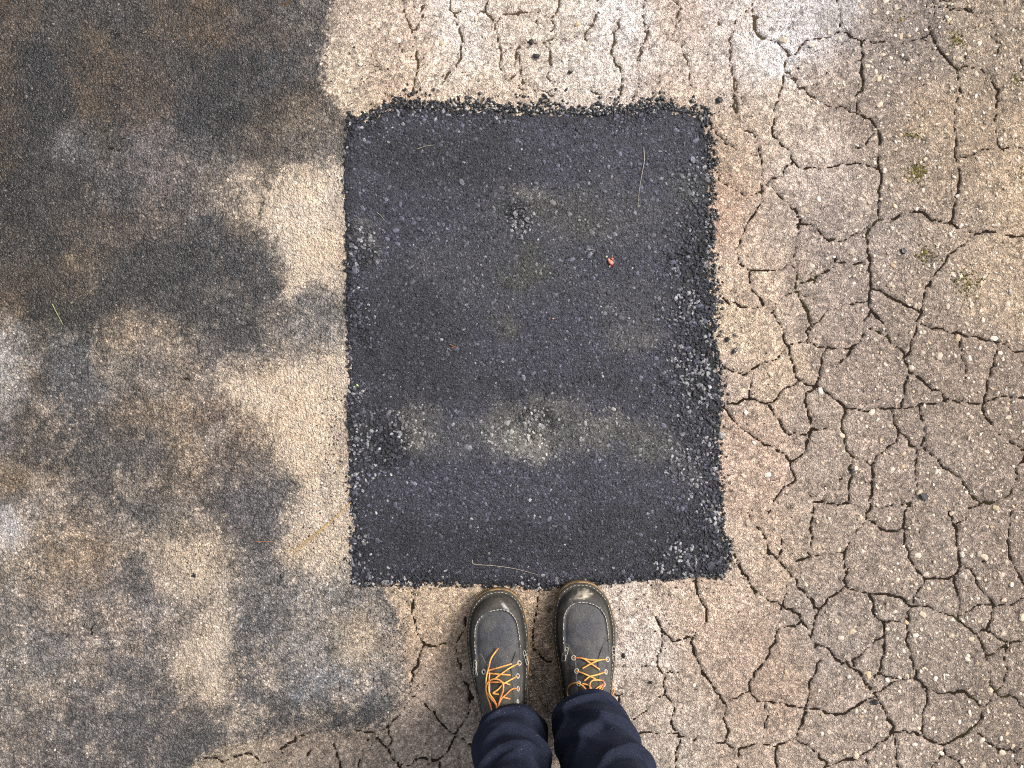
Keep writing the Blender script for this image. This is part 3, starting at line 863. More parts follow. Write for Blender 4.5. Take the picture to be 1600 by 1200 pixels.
def stone_cloud(px, py, r_px, flat, zc, cols, seed, elong=0.35):
    """many low stones as one vertex/face set; r in photo pixels"""
    r_ = np.random.default_rng(seed); n = len(px)
    V = ICO_V[None] * (1 + r_.uniform(-0.28, 0.28, (n, 12, 1)))
    a = r_.uniform(0, 2 * np.pi, n); c, s = np.cos(a), np.sin(a)
    el = 1 + r_.uniform(0, elong, n)
    x = V[..., 0] * (r_px * el)[:, None] / S; y = V[..., 1] * (r_px / el)[:, None] / S
    z = V[..., 2] * (r_px * flat)[:, None] / S
    X = x * c[:, None] - y * s[:, None] + ((px - 800) / S)[:, None]
    Y = x * s[:, None] + y * c[:, None] + ((600 - py) / S)[:, None]
    P = np.stack([X, Y, z + np.asarray(zc)[:, None]], -1).reshape(-1, 3)
    F = (ICO_F[None] + (np.arange(n) * 12)[:, None, None]).reshape(-1, 3)
    C = np.repeat(cols, 12, axis=0)
    return P, F, C

def single_stones(n, seed, flat):
    r_ = np.random.default_rng(seed); out = []
    for k in range(n):
        # rounded chip: icosahedron with jitter, bevelled by one averaged subdivision (80 faces)
        V = ICO_V * (1 + r_.uniform(-0.25, 0.25, (12, 1)))
        V = V * np.array([1 + r_.uniform(0, 0.35), 1 / (1 + r_.uniform(0, 0.3)), flat])
        out.append(mesh_np('stone', V / S, ICO_F, smooth=False))
    return out

def zground(px, py):
    i = np.clip(np.round((np.asarray(px) - X0) / D).astype(int), 0, NX - 1); j = np.clip(np.round((np.asarray(py) - Y0) / D).astype(int), 0, NY - 1)
    return Z[j, i]
def at_grid(A, px, py):
    i = np.clip(np.round((np.asarray(px) - X0) / D).astype(int), 0, NX - 1); j = np.clip(np.round((np.asarray(py) - Y0) / D).astype(int), 0, NY - 1)
    return A[j, i]

# pale pebbles worn free in the cracked pavement
n = 15000
px = rng.uniform(560, 1640, n); py = rng.uniform(-30, 1230, n)
dens = sstep(1180, 1420, px) * 0.85 + 0.10
dens = np.where((px < 1130), 0.10, dens)
keep = (rng.random(n) < dens) & (at_grid(SD_ST, px, py) > 12) & (at_grid(SD_PA, px, py) > 12) & (at_grid(E, px, py) > 2.5)
px, py = px[keep], py[keep]
rp = 1.0 + 2.0 * rng.random(len(px)) ** 2.6 + 3.2 * (rng.random(len(px)) < 0.10) * rng.random(len(px))
base = np.array([lin((226, 210, 188)), lin((212, 192, 166)), lin((240, 228, 210)), lin((214, 188, 152)), lin((176, 160, 142))])
pc = base[rng.choice(5, len(px), p=[.34, .3, .14, .14, .08])] * KALB * rng.uniform(0.8, 1.25, (len(px), 1))
zc = zground(px, py) + 0.0002
big = np.argsort(-rp)[:300]
small = np.setdiff1d(np.arange(len(px)), big)
P, F, C = stone_cloud(px[small], py[small], rp[small], 0.45, zc[small], pc[small], 501)
o = link('pebbles', mesh_np('pebbles', P, F, C, smooth=False), M['stone'], cracked); tag(o, kind='stuff')
peb = single_stones(8, 511, 0.42)
for q in peb: q.materials.append(M['stone_object'])
for i in big:
    o = link('pebble', peb[int(i) % 8], None, cracked)
    o.location = ((px[i] - 800) / S, (600 - py[i]) / S, zc[i]); o.rotation_euler = (0, 0, rng.uniform(0, 6.28))
    s_ = max(rp[i], 2.4); o.scale = (s_, s_, s_); o.color = (*pc[i], 1)

# mineral grains on the stained surface; pale colours stand in for specular glints
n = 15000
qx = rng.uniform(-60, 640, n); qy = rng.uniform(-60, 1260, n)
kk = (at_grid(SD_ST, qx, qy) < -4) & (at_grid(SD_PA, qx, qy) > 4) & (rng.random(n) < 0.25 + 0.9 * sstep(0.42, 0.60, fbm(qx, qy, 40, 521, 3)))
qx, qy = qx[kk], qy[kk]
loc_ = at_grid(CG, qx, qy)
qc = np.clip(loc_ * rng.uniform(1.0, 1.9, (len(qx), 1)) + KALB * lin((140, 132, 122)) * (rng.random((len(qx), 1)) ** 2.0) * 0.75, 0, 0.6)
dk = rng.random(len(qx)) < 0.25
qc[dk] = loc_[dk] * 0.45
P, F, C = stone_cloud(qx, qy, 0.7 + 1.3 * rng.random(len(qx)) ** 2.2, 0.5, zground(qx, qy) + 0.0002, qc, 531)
o = link('glint_grains', mesh_np('glint_grains', P, F, C, smooth=False), M['stone'], bpy.data.objects['stained_pavement']); tag(o, kind='stuff')
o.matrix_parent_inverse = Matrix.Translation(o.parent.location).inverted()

# ------------------------------------------------------------------ the asphalt patch
patch = empty('asphalt_patch', (0.035, 0.06, 0))
tag(patch, 'fresh dark asphalt patch, roughly rectangular, laid in the middle of the old pavement', 'asphalt patch')
patch.location = (0, 0, 0)
i0, i1 = int((500 - X0) / D), int((1190 - X0) / D); j0, j1 = int((120 - Y0) / D), int((960 - Y0) / D)
PX, PY = GX[j0:j1, i0:i1], GY[j0:j1, i0:i1]
rough_edge = np.where(PX < 560, 1.6, np.where(PY > 890, 4.0, 8.0))
PS = SD_PA[j0:j1, i0:i1] + (fbm(PX, PY, 12, 601, 3, 0.7) - 0.5) * rough_edge * 2
coarse = sstep(-38, -4, PS) * sstep(0.35, 0.6, fbm(PX, PY, 70, 615, 2)) * 0.8
for bx, by, rr in ((600, 690, 55), (560, 380, 40), (1090, 410, 60), (1100, 700, 60), (1080, 880, 60), (850, 655, 28), (815, 330, 26), (1090, 560, 50)):
    wq = (fbm(PX, PY, 34, 627, 4, 0.8) - 0.5) * 95; wr = (fbm(PX, PY, 34, 633, 4, 0.8) - 0.5) * 95
    coarse = np.maximum(coarse, 0.9 * sstep(1.15, 0.5, np.hypot(PX + wq - bx, PY + wr - by) / rr))
coarse = np.maximum(coarse, 0.9 * sstep(1035, 1095, PX + (fbm(PX, PY, 60, 617, 3) - 0.5) * 90) * sstep(215, 300, PY))
coarse = np.maximum(coarse, 0.8 * sstep(585, 555, PX + (fbm(PX, PY, 50, 619, 3) - 0.5) * 50) * sstep(0.48, 0.56, fbm(PX, PY * 0.6, 60, 623, 2)))
PZ = 2.2e-3 + (fbm(PX, PY, 120, 605, 2) - 0.5) * 4e-3 + (fbm(PX, PY, 7, 611, 3, 0.7) - 0.5) * (1.6e-3 + 2.2e-3 * coarse)
PZ = PZ - 9e-3 * sstep(-5, 5, PS) - 1.5e-3 * sstep(-16, -2, PS)
PC = patch_field(PX + rng.normal(0, 4, PX.shape), PY + rng.normal(0, 4, PX.shape))
edge = sstep(-26, -2, PS)[..., None]
PC = PC * (1 - 0.55 * edge) + lin((34, 34, 38)) * 0.55 * edge
PC = PC * grain_mul(PX, PY, 0.55, 621)[..., None]
PC = PC * (0.72 - 0.34 * coarse[..., None])
PC = np.clip(PC * KALB, 0.004, 0.5)
hh_, ww_ = PX.shape
pi = np.arange(PX.size).reshape(PX.shape)
pq = np.stack([pi[1:, :-1], pi[1:, 1:], pi[:-1, 1:], pi[:-1, :-1]], -1)
keepc = (PS[:-1, :-1] < 9)
pq = pq[keepc]
u, inv = np.unique(pq.ravel(), return_inverse=True)
vv = np.stack([(PX - 800) / S, (600 - PY) / S, PZ], -1).reshape(-1, 3)[u]
link('surface', mesh_np('surface', vv, inv.reshape(-1, 4), PC.reshape(-1, 3)[u]), M['patch'], patch)

def at_patch(A, px, py):
    i = np.clip(np.round((np.asarray(px) - X0) / D).astype(int) - i0, 0, ww_ - 1); j = np.clip(np.round((np.asarray(py) - Y0) / D).astype(int) - j0, 0, hh_ - 1)
    return A[j, i]

# aggregate pressed into the patch
gx, gy = np.meshgrid(np.arange(520, 1170, 4.5), np.arange(140, 940, 4.5))
ax = (gx + rng.uniform(-2.6, 2.6, gx.shape)).ravel(); ay = (gy + rng.uniform(-2.6, 2.6, gx.shape)).ravel()
ps = at_patch(PS, ax, ay); k = (ps < -1.5) & (rng.random(len(ax)) < 0.86)
ax, ay, ps = ax[k], ay[k], ps[k]
co = at_patch(coarse, ax, ay)
ar = 1.2 + 1.7 * rng.random(len(ax)) ** 2.0 + 1.9 * co * rng.random(len(ax))
az = at_patch(PZ, ax, ay) - ar / S * 0.05 + co * 0.0010
ac = patch_field(ax + rng.normal(0, 6, len(ax)), ay + rng.normal(0, 6, len(ax)))
dark = sstep(-24, -2, ps)[:, None] * 0.6
ac = ac * (1 - dark) + lin((36, 36, 40)) * dark
mul = np.exp(rng.normal(0.06, 0.62, len(ax)))
ac = ac * np.clip(mul, 0.35, 3.0)[:, None]
pale = rng.random(len(ax)) < (0.020 + 0.44 * co * (fbm(ax, ay, 40, 635, 2) > 0.47))  # pale stones: mineral dust, plus glossy highlights put into the colour
ac[pale] = lin((186, 183, 184)) * rng.uniform(0.35, 1.2, (pale.sum(), 1))
ac = np.clip(ac * KALB, 0.005, 0.6)
P, F, C = stone_cloud(ax, ay, ar, 0.55, az, ac, 631)
o = link('aggregate', mesh_np('aggregate', P, F, C, smooth=False), M['patch'], patch); tag(o, kind='stuff')
# the larger chips, each a piece of its own
chips = single_stones(8, 641, 0.4)
for q in chips: q.materials.append(M['stone_object'])
cnt = 0
while cnt < 260:
    x, y = random.uniform(545, 1125), random.uniform(180, 910)
    if at_patch(PS, [x], [y])[0] > -7: continue
    if random.random() > 0.45 + 0.55 * at_patch(coarse, [x], [y])[0] + 0.3 * (y < 320): continue
    s_ = random.uniform(2.8, 4.4) + (random.random() < 0.12) * random.uniform(0.5, 2.5)
    o = link('aggregate_stone', chips[cnt % 8], None, patch)
    o.location = ((x - 800) / S, (600 - y) / S, at_patch(PZ, [x], [y])[0] + 0.0001)
    o.rotation_euler = (0, 0, random.uniform(0, 6.28)); o.scale = (s_, s_, s_)
    c = patch_field(np.array([x]), np.array([y]))[0] * random.uniform(1.0, 2.2) * KALB
    o.color = (*np.clip(c, 0, 0.5), 1)
    cnt += 1

# black crumbs spilt over the patch's edges
def along_edge(n, seed):
    r_ = np.random.default_rng(seed)
    P0, P1 = PATCH, np.roll(PATCH, -1, 0)
    L = np.hypot(*(P1 - P0).T)
    mid = (P0 + P1) / 2
    wgt = np.where(mid[:, 1] < 200, 5.0, np.where(mid[:, 0] > 1090, 1.8, np.where(mid[:, 1] > 890, 0.7, 0.18))) * L
    k = r_.choice(len(PATCH), n, p=wgt / wgt.sum())
    t = r_.random(n)[:, None]
    p = P0[k] * (1 - t) + P1[k] * t
    e = (P1 - P0)[k]; nrm = np.stack([e[:, 1], -e[:, 0]], -1) / L[k][:, None]
    return p, nrm, mid[k]
p, nrm, mid = along_edge(2600, 651)
spread = np.where(mid[:, 1] < 200, 8.0, np.where(mid[:, 0] < 560, 1.2, np.where(mid[:, 1] > 890, 3.0, 5.0)))
off = np.abs(rng.normal(0, 1, len(p))) * spread - 3
clump = 0.55 + 0.9 * sstep(0.4, 0.65, vnoise(p[:, 0], p[:, 1], 26, 655))
p = p + nrm * (off * clump)[:, None]
far = rng.random(len(p)) < 0.05
p[far] += rng.normal(0, 16, (far.sum(), 2))
rr = 1.2 + 2.0 * rng.random(len(p)) ** 1.5
zz = np.maximum(zground(p[:, 0], p[:, 1]), -0.002) + rr / S * 0.35 + np.where(at_grid(SD_PA, p[:, 0], p[:, 1]) < 0, 0.001, 0)
cc = np.clip(lin((33, 33, 37)) * np.exp(rng.normal(0, 0.5, (len(p), 1))), 0, 0.3) * KALB * 1.1
w_ = rng.random(len(p)) < 0.04
cc[w_] = lin((190, 184, 176)) * KALB
P, F, C = stone_cloud(p[:, 0], p[:, 1], rr, 0.75, zz, cc, 661)
o = link('edge_crumbs', mesh_np('edge_crumbs', P, F, C, smooth=False), M['tar'], patch); tag(o, kind='stuff')

# tiny black grit lying loose on the pale pavement
gp = []
for (bx, by, sx_, sy_, n_) in ((880, 110, 200, 50, 110), (1120, 900, 60, 40, 90), (1010, 960, 60, 30, 70), (570, 110, 40, 60, 90), (520, 690, 12, 50, 110),
                               (500, 850, 40, 50, 90), (620, 960, 24, 40, 120), (520, 320, 14, 60, 30), (1160, 560, 30, 120, 60), (1300, 700, 150, 250, 50),
                               (310, 880, 30, 30, 60), (1140, 190, 16, 40, 60), (600, 1080, 30, 40, 80)):
    q = np.stack([rng.normal(bx, sx_, n_), rng.normal(by, sy_, n_)], -1); gp.append(q)
gp = np.concatenate(gp); gp = gp[(at_grid(SD_PA, gp[:, 0], gp[:, 1]) > 3) & (gp[:, 1] < 1250)]
gr = 0.7 + 1.0 * rng.random(len(gp)) ** 2
gc = np.tile(lin((38, 36, 36)) * KALB, (len(gp), 1)) * np.exp(rng.normal(0, 0.4, (len(gp), 1)))
P, F, C = stone_cloud(gp[:, 0], gp[:, 1], gr, 0.6, zground(gp[:, 0], gp[:, 1]) + 0.0003, gc, 671)
o = link('asphalt_grit', mesh_np('asphalt_grit', P, F, C, smooth=False), M['tar'])
tag(o, 'fine black grit scattered on the pale pavement round the patch', 'grit', kind='stuff')

# larger loose crumbs, one by one
crumb_mesh = single_stones(6, 681, 0.6)
for q in crumb_mesh: q.materials.append(M['tar_object'])
CRUMBS = [(838, 88, 5.5, 'black asphalt crumb near the top edge, above the middle of the patch'),
          (831, 66, 4.2, 'flat black crumb just above the larger crumb at the top'),
          (891, 113, 4.0, 'small black crumb right of the two top crumbs, above the patch'),
          (1124, 157, 6.0, 'angular black crumb just outside the upper right corner of the patch'),
          (1081, 158, 3.6, 'black crumb beside the upper right edge of the patch, next to the angular one'),
          (1410, 393, 5.5, 'black tar lump on a crack at the upper right of the photo'),
          (1333, 736, 6.0, 'black tar lump in a crack at middle right'),
          (1441, 776, 6.5, 'dull dark lump on the crack right of the tar lump'),
          (1148, 548, 5.5, 'dark grey crumb right of the middle of the patch edge'),
          (1136, 531, 4.5, 'black crumb touching the right edge of the patch at mid height'),
          (1128, 680, 5.5, 'pale grey stone at the right edge of the patch, low down'),
          (1366, 1096, 5.0, 'round black lump on a crack at the lower right'),
          (974, 1024, 4.0, 'round black crumb right of the right boot'),
          (1016, 1065, 3.2, 'tiny black crumb on pale pavement, lower right of the right boot'),
          (304, 899, 3.6, 'black grain in a pale blotch at lower left of the photo'),
          (441, 899, 4.0, 'black grain on the stained pavement left of the patch corner')]
for i, (x, y, r_, lb) in enumerate(CRUMBS):
    o = link('asphalt_crumb' if i != 10 else 'loose_stone', crumb_mesh[i % 6])
    o.location = ((x - 800) / S, (600 - y) / S, zground([x], [y])[0] + r_ / S * 0.35)
    o.rotation_euler = (0, 0, 1.7 * i); o.scale = (r_, r_, r_)
    o.color = (*(lin((34, 34, 38)) * KALB), 1) if i != 10 else (*(lin((178, 172, 166)) * KALB), 1)
    if i in (7, 8): o.color = (*(lin((62, 60, 62)) * KALB), 1)
    tag(o, lb, 'crumb' if i != 10 else 'stone', 'loose black crumbs on the pavement' if i != 10 else None)

# moss
mp = []
for (bx, by, sx_, sy_, n_) in ((1433, 268, 7, 9, 150), (1495, 62, 6, 6, 60), (1512, 440, 12, 12, 120), (1425, 212, 8, 5, 40), (1592, 125, 5, 5, 40), (1450, 400, 14, 8, 40), (1400, 30, 12, 8, 30), (1600, 275, 5, 8, 30), (1445, 395, 4, 4, 30)):
    mp.append(np.stack([rng.normal(bx, sx_, n_), rng.normal(by, sy_, n_)], -1))
mp = np.concatenate(mp)
mc = np.tile(lin((122, 112, 58)) * KALB, (len(mp), 1)) * np.exp(rng.normal(0, 0.35, (len(mp), 1)))
P, F, C = stone_cloud(mp[:, 0], mp[:, 1], 0.8 + 0.9 * rng.random(len(mp)), 0.6, zground(mp[:, 0], mp[:, 1]) + 0.0003, mc, 691)
o = link('moss', mesh_np('moss', P, F, C, smooth=False), M['soil'])
tag(o, 'yellow green moss in small spots on the cracked pavement, upper right', 'moss', kind='stuff')

# ------------------------------------------------------------------ tubes
def spline(pts, n):
    """Catmull-Rom through the points"""
    p = np.asarray(pts, dtype=float)
    if len(p) == 2: return p[0] + (p[1] - p[0]) * np.linspace(0, 1, n)[:, None]
    q = np.vstack([2 * p[0] - p[1], p, 2 * p[-1] - p[-2]])
    out = []
    ts = np.linspace(0, len(p) - 1, n)
    for t in ts:
        i = min(int(t), len(p) - 2); f_ = t - i
        a, b, c, e = q[i], q[i + 1], q[i + 2], q[i + 3]
        out.append(0.5 * (2 * b + (c - a) * f_ + (2 * a - 5 * b + 4 * c - e) * f_ ** 2 + (3 * b - a - 3 * c + e) * f_ ** 3))
    return np.array(out)

def tube(P, rad, sides=6, closed=False):
    P = np.asarray(P, dtype=float); n = len(P)
    rad = np.full(n, rad) if np.isscalar(rad) else np.asarray(rad)
    T = np.gradient(P, axis=0) if not closed else (np.roll(P, -1, 0) - np.roll(P, 1, 0))
    T /= np.linalg.norm(T, axis=1, keepdims=True) + 1e-12
    up = np.tile(np.array([0.03, 0.07, 1.0]), (n, 1))
    A = np.cross(T, up); A /= np.linalg.norm(A, axis=1, keepdims=True) + 1e-12
    Bv = np.cross(A, T)
    th = np.arange(sides) / sides * 2 * np.pi
    V = P[:, None] + rad[:, None, None] * (np.cos(th)[None, :, None] * A[:, None] + np.sin(th)[None, :, None] * Bv[:, None])
    i = np.arange(n * sides).reshape(n, sides)
    j = np.roll(i, -1, 1)
    if closed: F = np.stack([i, j, np.roll(j, -1, 0), np.roll(i, -1, 0)], -1).reshape(-1, 4)
    else: F = np.stack([i[:-1], j[:-1], j[1:], i[1:]], -1).reshape(-1, 4)
    return V.reshape(-1, 3), F

def join(parts):
    V, F, o_ = [], [], 0
    for v_, f_ in parts:
        V.append(v_); F.append(np.asarray(f_) + o_); o_ += len(v_)
    return np.vstack(V), np.vstack(F)

def ztop(x, y):
    ps_ = at_patch(PS, [x], [y])[0] if 505 < x < 1185 and 125 < y < 955 else 50
    return max(at_patch(PZ, [x], [y])[0], 0.0008) + 0.0012 if ps_ < 0 else zground([x], [y])[0] + 0.0004

def litter(name, strands, rad, mat, label, cat, group=None):
    parts = []
    for s_ in strands:
        q = spline(s_, 14)
        P3 = np.array([((a - 800) / S, (600 - b) / S, ztop(a, b) + rad * 1.2) for a, b in q])
        P3[:, 2] = np.convolve(np.pad(P3[:, 2], 2, 'edge'), np.ones(5) / 5, 'valid') + 0.0002
        parts.append(tube(P3, rad * np.linspace(1.1, 0.5, len(P3)), 5))
    v_, f_ = join(parts)
    c = v_.mean(0); c[2] = v_[:, 2].min()
    o = link(name, mesh_np(name, v_ - c, f_), mat); o.location = c
    return tag(o, label, cat, group)

M['needle'] = plain_mat('dry_pine_needle', alb((205, 168, 100), 0.7), 0.5)
M['needle_red'] = plain_mat('rusty_needle', alb((165, 108, 72), 0.7), 0.5)
M['straw'] = plain_mat('pale_straw', alb((170, 162, 142), 0.7), 0.5)
M['green'] = plain_mat('green_grass', alb((150, 152, 105), 0.65), 0.5)
M['leaf'] = plain_mat('fresh_leaf', alb((185, 215, 130), 0.8), 0.5)
M['red'] = plain_mat('red_bud', alb((225, 70, 62), 0.8), 0.5, var=0.3, color2=alb((240, 170, 140), 0.8))
litter('pine_needle', [[(549, 785), (528, 805), (500, 828), (470, 852), (455, 862)], [(530, 803), (500, 830), (478, 850), (458, 868)]], 0.00085, M['needle'],
       'forked yellow pine needle lying across the lower left edge of the patch', 'pine needle')
litter('pine_needle', [[(398, 845), (414, 846), (431, 845)]], 0.0006, M['needle_red'], 'short rust brown pine needle left of the forked yellow one', 'pine needle')
litter('straw', [[(1005, 232), (1006, 252), (1002, 275), (998, 300), (996, 325)]], 0.0006, M['straw'], 'thin white curved straw on the upper right of the patch', 'straw')
litter('straw', [[(738, 874), (741, 881), (770, 883), (805, 888), (840, 897)]], 0.00065, M['straw'], 'pale straw on the patch just above the left boot', 'straw')
litter('straw', [[(590, 733 - 400), (596, 338), (601, 344)]], 0.0005, M['straw'], 'short pale straw near the upper left edge of the patch', 'straw')
litter('straw', [[(653, 234), (665, 230), (680, 228)]], 0.0005, M['straw'], 'small pale straw lying level near the top left of the patch', 'straw')
litter('straw', [[(916, 390), (929, 392), (921, 396)]], 0.0005, M['straw'], 'bent bit of straw left of the red bud', 'straw')
litter('grass_blade', [[(82, 475), (90, 490), (99, 508)]], 0.0009, M['green'], 'short green grass blade on the dark stained pavement at left', 'grass blade')
litter('needle_fragment', [[(703, 538), (709, 541), (714, 543)], [(706, 543), (713, 542)]], 0.0006, M['needle_red'], 'tiny orange needle bit on the middle of the patch', 'needle')

def lump(name, spec, mat, label, cat, z0=None):
    parts = []
    for k, (x, y, rx, ry, ang, hgt) in enumerate(spec):
        V = ICO_V.copy(); F_ = ICO_F
        r_ = np.random.default_rng(k + len(name))
        V = V * (1 + r_.uniform(-0.15, 0.15, (12, 1)))
        c, s = math.cos(ang), math.sin(ang)
        X = V[:, 0] * rx / S; Y = V[:, 1] * ry / S
        parts.append((np.stack([X * c - Y * s + (x - 800) / S, X * s + Y * c + (600 - y) / S, V[:, 2] * hgt + ztop(x, y) + hgt * 0.8], -1), F_))
    v_, f_ = join(parts)
    c = v_.mean(0); c[2] = v_[:, 2].min()
    o = link(name, mesh_np(name, v_ - c, f_), mat); o.location = c
    return tag(o, label, cat)
bud = lump('red_bud', [(954, 411, 5.0, 3.4, -0.9, 0.0022), (951, 407, 3.0, 2.2, -1.2, 0.002), (956, 405, 2.4, 1.6, 0.3, 0.0014), (952, 417, 2.0, 1.2, 1.0, 0.001)], M['red'],
           'small crumpled red bud on the upper right of the patch', 'bud')
v_ = lump('stalk', [(947, 402, 2.4, 2.0, 0.5, 0.0014)], M['straw'], None, None)
v_.parent = bud; v_.matrix_parent_inverse = Matrix.Translation(bud.location).inverted()
lump('leaf_scrap', [(555, 604, 3.4, 1.5, 0.4, 0.0006), (559, 602, 2.6, 1.4, 2.2, 0.0006)], M['leaf'], 'tiny bright green leaf scrap at the left edge of the patch', 'leaf')
lump('red_scrap', [(864, 498, 1.8, 1.2, 0.4, 0.0006)], M['red'], 'tiny red fleck below and left of the red bud', 'scrap')

# ------------------------------------------------------------------ the person: trousers and two boots
person = empty('person', (0.058, -0.57, 0))
tag(person, 'person in navy trousers and dark leather boots, standing at the bottom edge', 'person')

def leather():
    m, t, b = new_mat('scuffed_leather')
    tc = node(t, 'ShaderNodeTexCoord')
    at = node(t, 'ShaderNodeAttribute', attribute_name='Col')
    n1 = node(t, 'ShaderNodeTexNoise', Scale=45.0, Detail=6.0, Roughness=0.65)
    n2 = node(t, 'ShaderNodeTexNoise', Scale=700.0, Detail=2.0)
    n3 = node(t, 'ShaderNodeTexNoise', Scale=560.0, Detail=1.0)
    for n in (n1, n2, n3): t.links.new(tc.outputs['Object'], n.inputs['Vector'])
    mr = node(t, 'ShaderNodeMapRange'); mr.inputs['From Min'].default_value = 0.3; mr.inputs['From Max'].default_value = 0.72
    mr.inputs['To Min'].default_value = 0.5; mr.inputs['To Max'].default_value = 1.7
    t.links.new(n1.outputs['Fac'], mr.inputs['Value'])
    sc_ = node(t, 'ShaderNodeVectorMath', operation='SCALE')
    t.links.new(at.outputs['Color'], sc_.inputs[0]); t.links.new(mr.outputs[0], sc_.inputs['Scale'])
    sp = node(t, 'ShaderNodeMapRange'); sp.inputs['From Min'].default_value = 0.73; sp.inputs['From Max'].default_value = 0.80
    t.links.new(n3.outputs['Fac'], sp.inputs['Value'])
    mx = node(t, 'ShaderNodeMix', data_type='RGBA')
    t.links.new(sp.outputs[0], mx.inputs[0])
    A = [q for q in mx.inputs if q.type == 'RGBA']
    t.links.new(sc_.outputs[0], A[0]); A[1].default_value = (0.30, 0.29, 0.27, 1)
    # dry dust rubbed into the leather
    n4 = node(t, 'ShaderNodeTexNoise', Scale=28.0, Detail=8.0, Roughness=0.75); t.links.new(tc.outputs['Object'], n4.inputs['Vector'])
    du = node(t, 'ShaderNodeMapRange'); du.inputs['From Min'].default_value = 0.42; du.inputs['From Max'].default_value = 0.75
    du.inputs['To Max'].default_value = 0.62
    t.links.new(n4.outputs['Fac'], du.inputs['Value'])
    m3 = node(t, 'ShaderNodeMix', data_type='RGBA'); t.links.new(du.outputs[0], m3.inputs[0])
    A3 = [q for q in m3.inputs if q.type == 'RGBA']
    t.links.new([q for q in mx.outputs if q.type == 'RGBA'][0], A3[0]); A3[1].default_value = (*alb((122, 116, 107)), 1)
    t.links.new([q for q in m3.outputs if q.type == 'RGBA'][0], b.inputs['Base Color'])
    b.inputs['Roughness'].default_value = 0.60
    b.inputs['Specular IOR Level'].default_value = 0.3
    h = math_node(t, 'ADD', math_node(t, 'MULTIPLY', n1.outputs['Fac'], 2.0), n2.outputs['Fac'])
    bp = node(t, 'ShaderNodeBump', Strength=0.7, Distance=0.0014)
    t.links.new(h, bp.inputs['Height']); t.links.new(bp.outputs[0], b.inputs['Normal'])
    return m
M['leather'] = leather()
M['welt'] = plain_mat('dark_welt', alb((62, 58, 50)), 0.7, var=0.3, scale=160, bump=0.3)
M['midsole'] = plain_mat('tan_sole_edge', alb((172, 138, 92)), 0.75, var=0.3, color2=alb((70, 56, 40)), scale=90, bump=0.3)
M['outsole'] = plain_mat('brown_outsole', alb((110, 84, 52)), 0.85, var=0.3, scale=90, bump=0.3)
M['stitch'] = plain_mat('off_white_thread', alb((222, 214, 198)), 0.8, var=0.2, scale=300)
M['eyelet'] = plain_mat('worn_eyelet_metal', alb((205, 200, 188)), 0.4, var=0.2, metallic=0.0)
M['hole'] = plain_mat('dark_lining', alb((30, 28, 28)), 0.9)
M['tongue'] = plain_mat('olive_grey_tongue', alb((70, 66, 52)), 0.75, var=0.35, scale=60, bump=0.4)

def lace_mat():
    m, t, b = new_mat('orange_lace')
    tc = node(t, 'ShaderNodeTexCoord')
    n = node(t, 'ShaderNodeTexNoise', Scale=60.0, Detail=2.0)
    n2 = node(t, 'ShaderNodeTexNoise', Scale=650.0, Detail=1.0)
    t.links.new(tc.outputs['Object'], n.inputs['Vector']); t.links.new(tc.outputs['Object'], n2.inputs['Vector'])
    r = node(t, 'ShaderNodeValToRGB')
    e = r.color_ramp.elements
    e[0].position = 0.36; e[0].color = (*alb((182, 92, 52), 0.8), 1)
    e[1].position = 0.58; e[1].color = (*alb((232, 172, 86), 0.8), 1)
    t.links.new(math_node(t, 'ADD', math_node(t, 'MULTIPLY', n.outputs['Fac'], 0.65), math_node(t, 'MULTIPLY', n2.outputs['Fac'], 0.35)), r.inputs[0])
    t.links.new(r.outputs[0], b.inputs['Base Color'])
    b.inputs['Roughness'].default_value = 0.6
    return m
M['lace'] = lace_mat()

# boot in its own coordinates: heel at y = 0, toe tip at y = 0.30, x to the right
B_Y = np.array([0.0, 0.004, 0.012, 0.03, 0.06, 0.10, 0.13, 0.16, 0.19, 0.22, 0.25, 0.27, 0.285, 0.295, 0.299, 0.300])
B_L = np.array([0.000, 0.014, 0.026, 0.034, 0.036, 0.037, 0.040, 0.045, 0.0495, 0.0520, 0.0500, 0.0455, 0.0375, 0.0260, 0.0150, 0.004])
B_R = np.array([0.000, 0.014, 0.027, 0.037, 0.041, 0.046, 0.050, 0.0535, 0.0560, 0.0555, 0.0505, 0.0430, 0.0320, 0.0190, 0.0080, -0.004])
SP0, SP1 = 0.05, 0.245

def boot_outline(mirror):
    L, Rr = (B_L, B_R) if not mirror else (B_R, B_L)
    right = np.stack([Rr, B_Y], -1); left = np.stack([-L, B_Y], -1)
    pts = np.vstack([right, left[::-1][1:-1]])
    dense = spline(np.vstack([pts, pts[:1]]), 800)
    d_ = np.r_[0, np.cumsum(np.hypot(*np.diff(dense, axis=0).T))]
    t = np.linspace(0, d_[-1], 145)[:-1]
    return np.stack([np.interp(t, d_, dense[:, 0]), np.interp(t, d_, dense[:, 1])], -1)

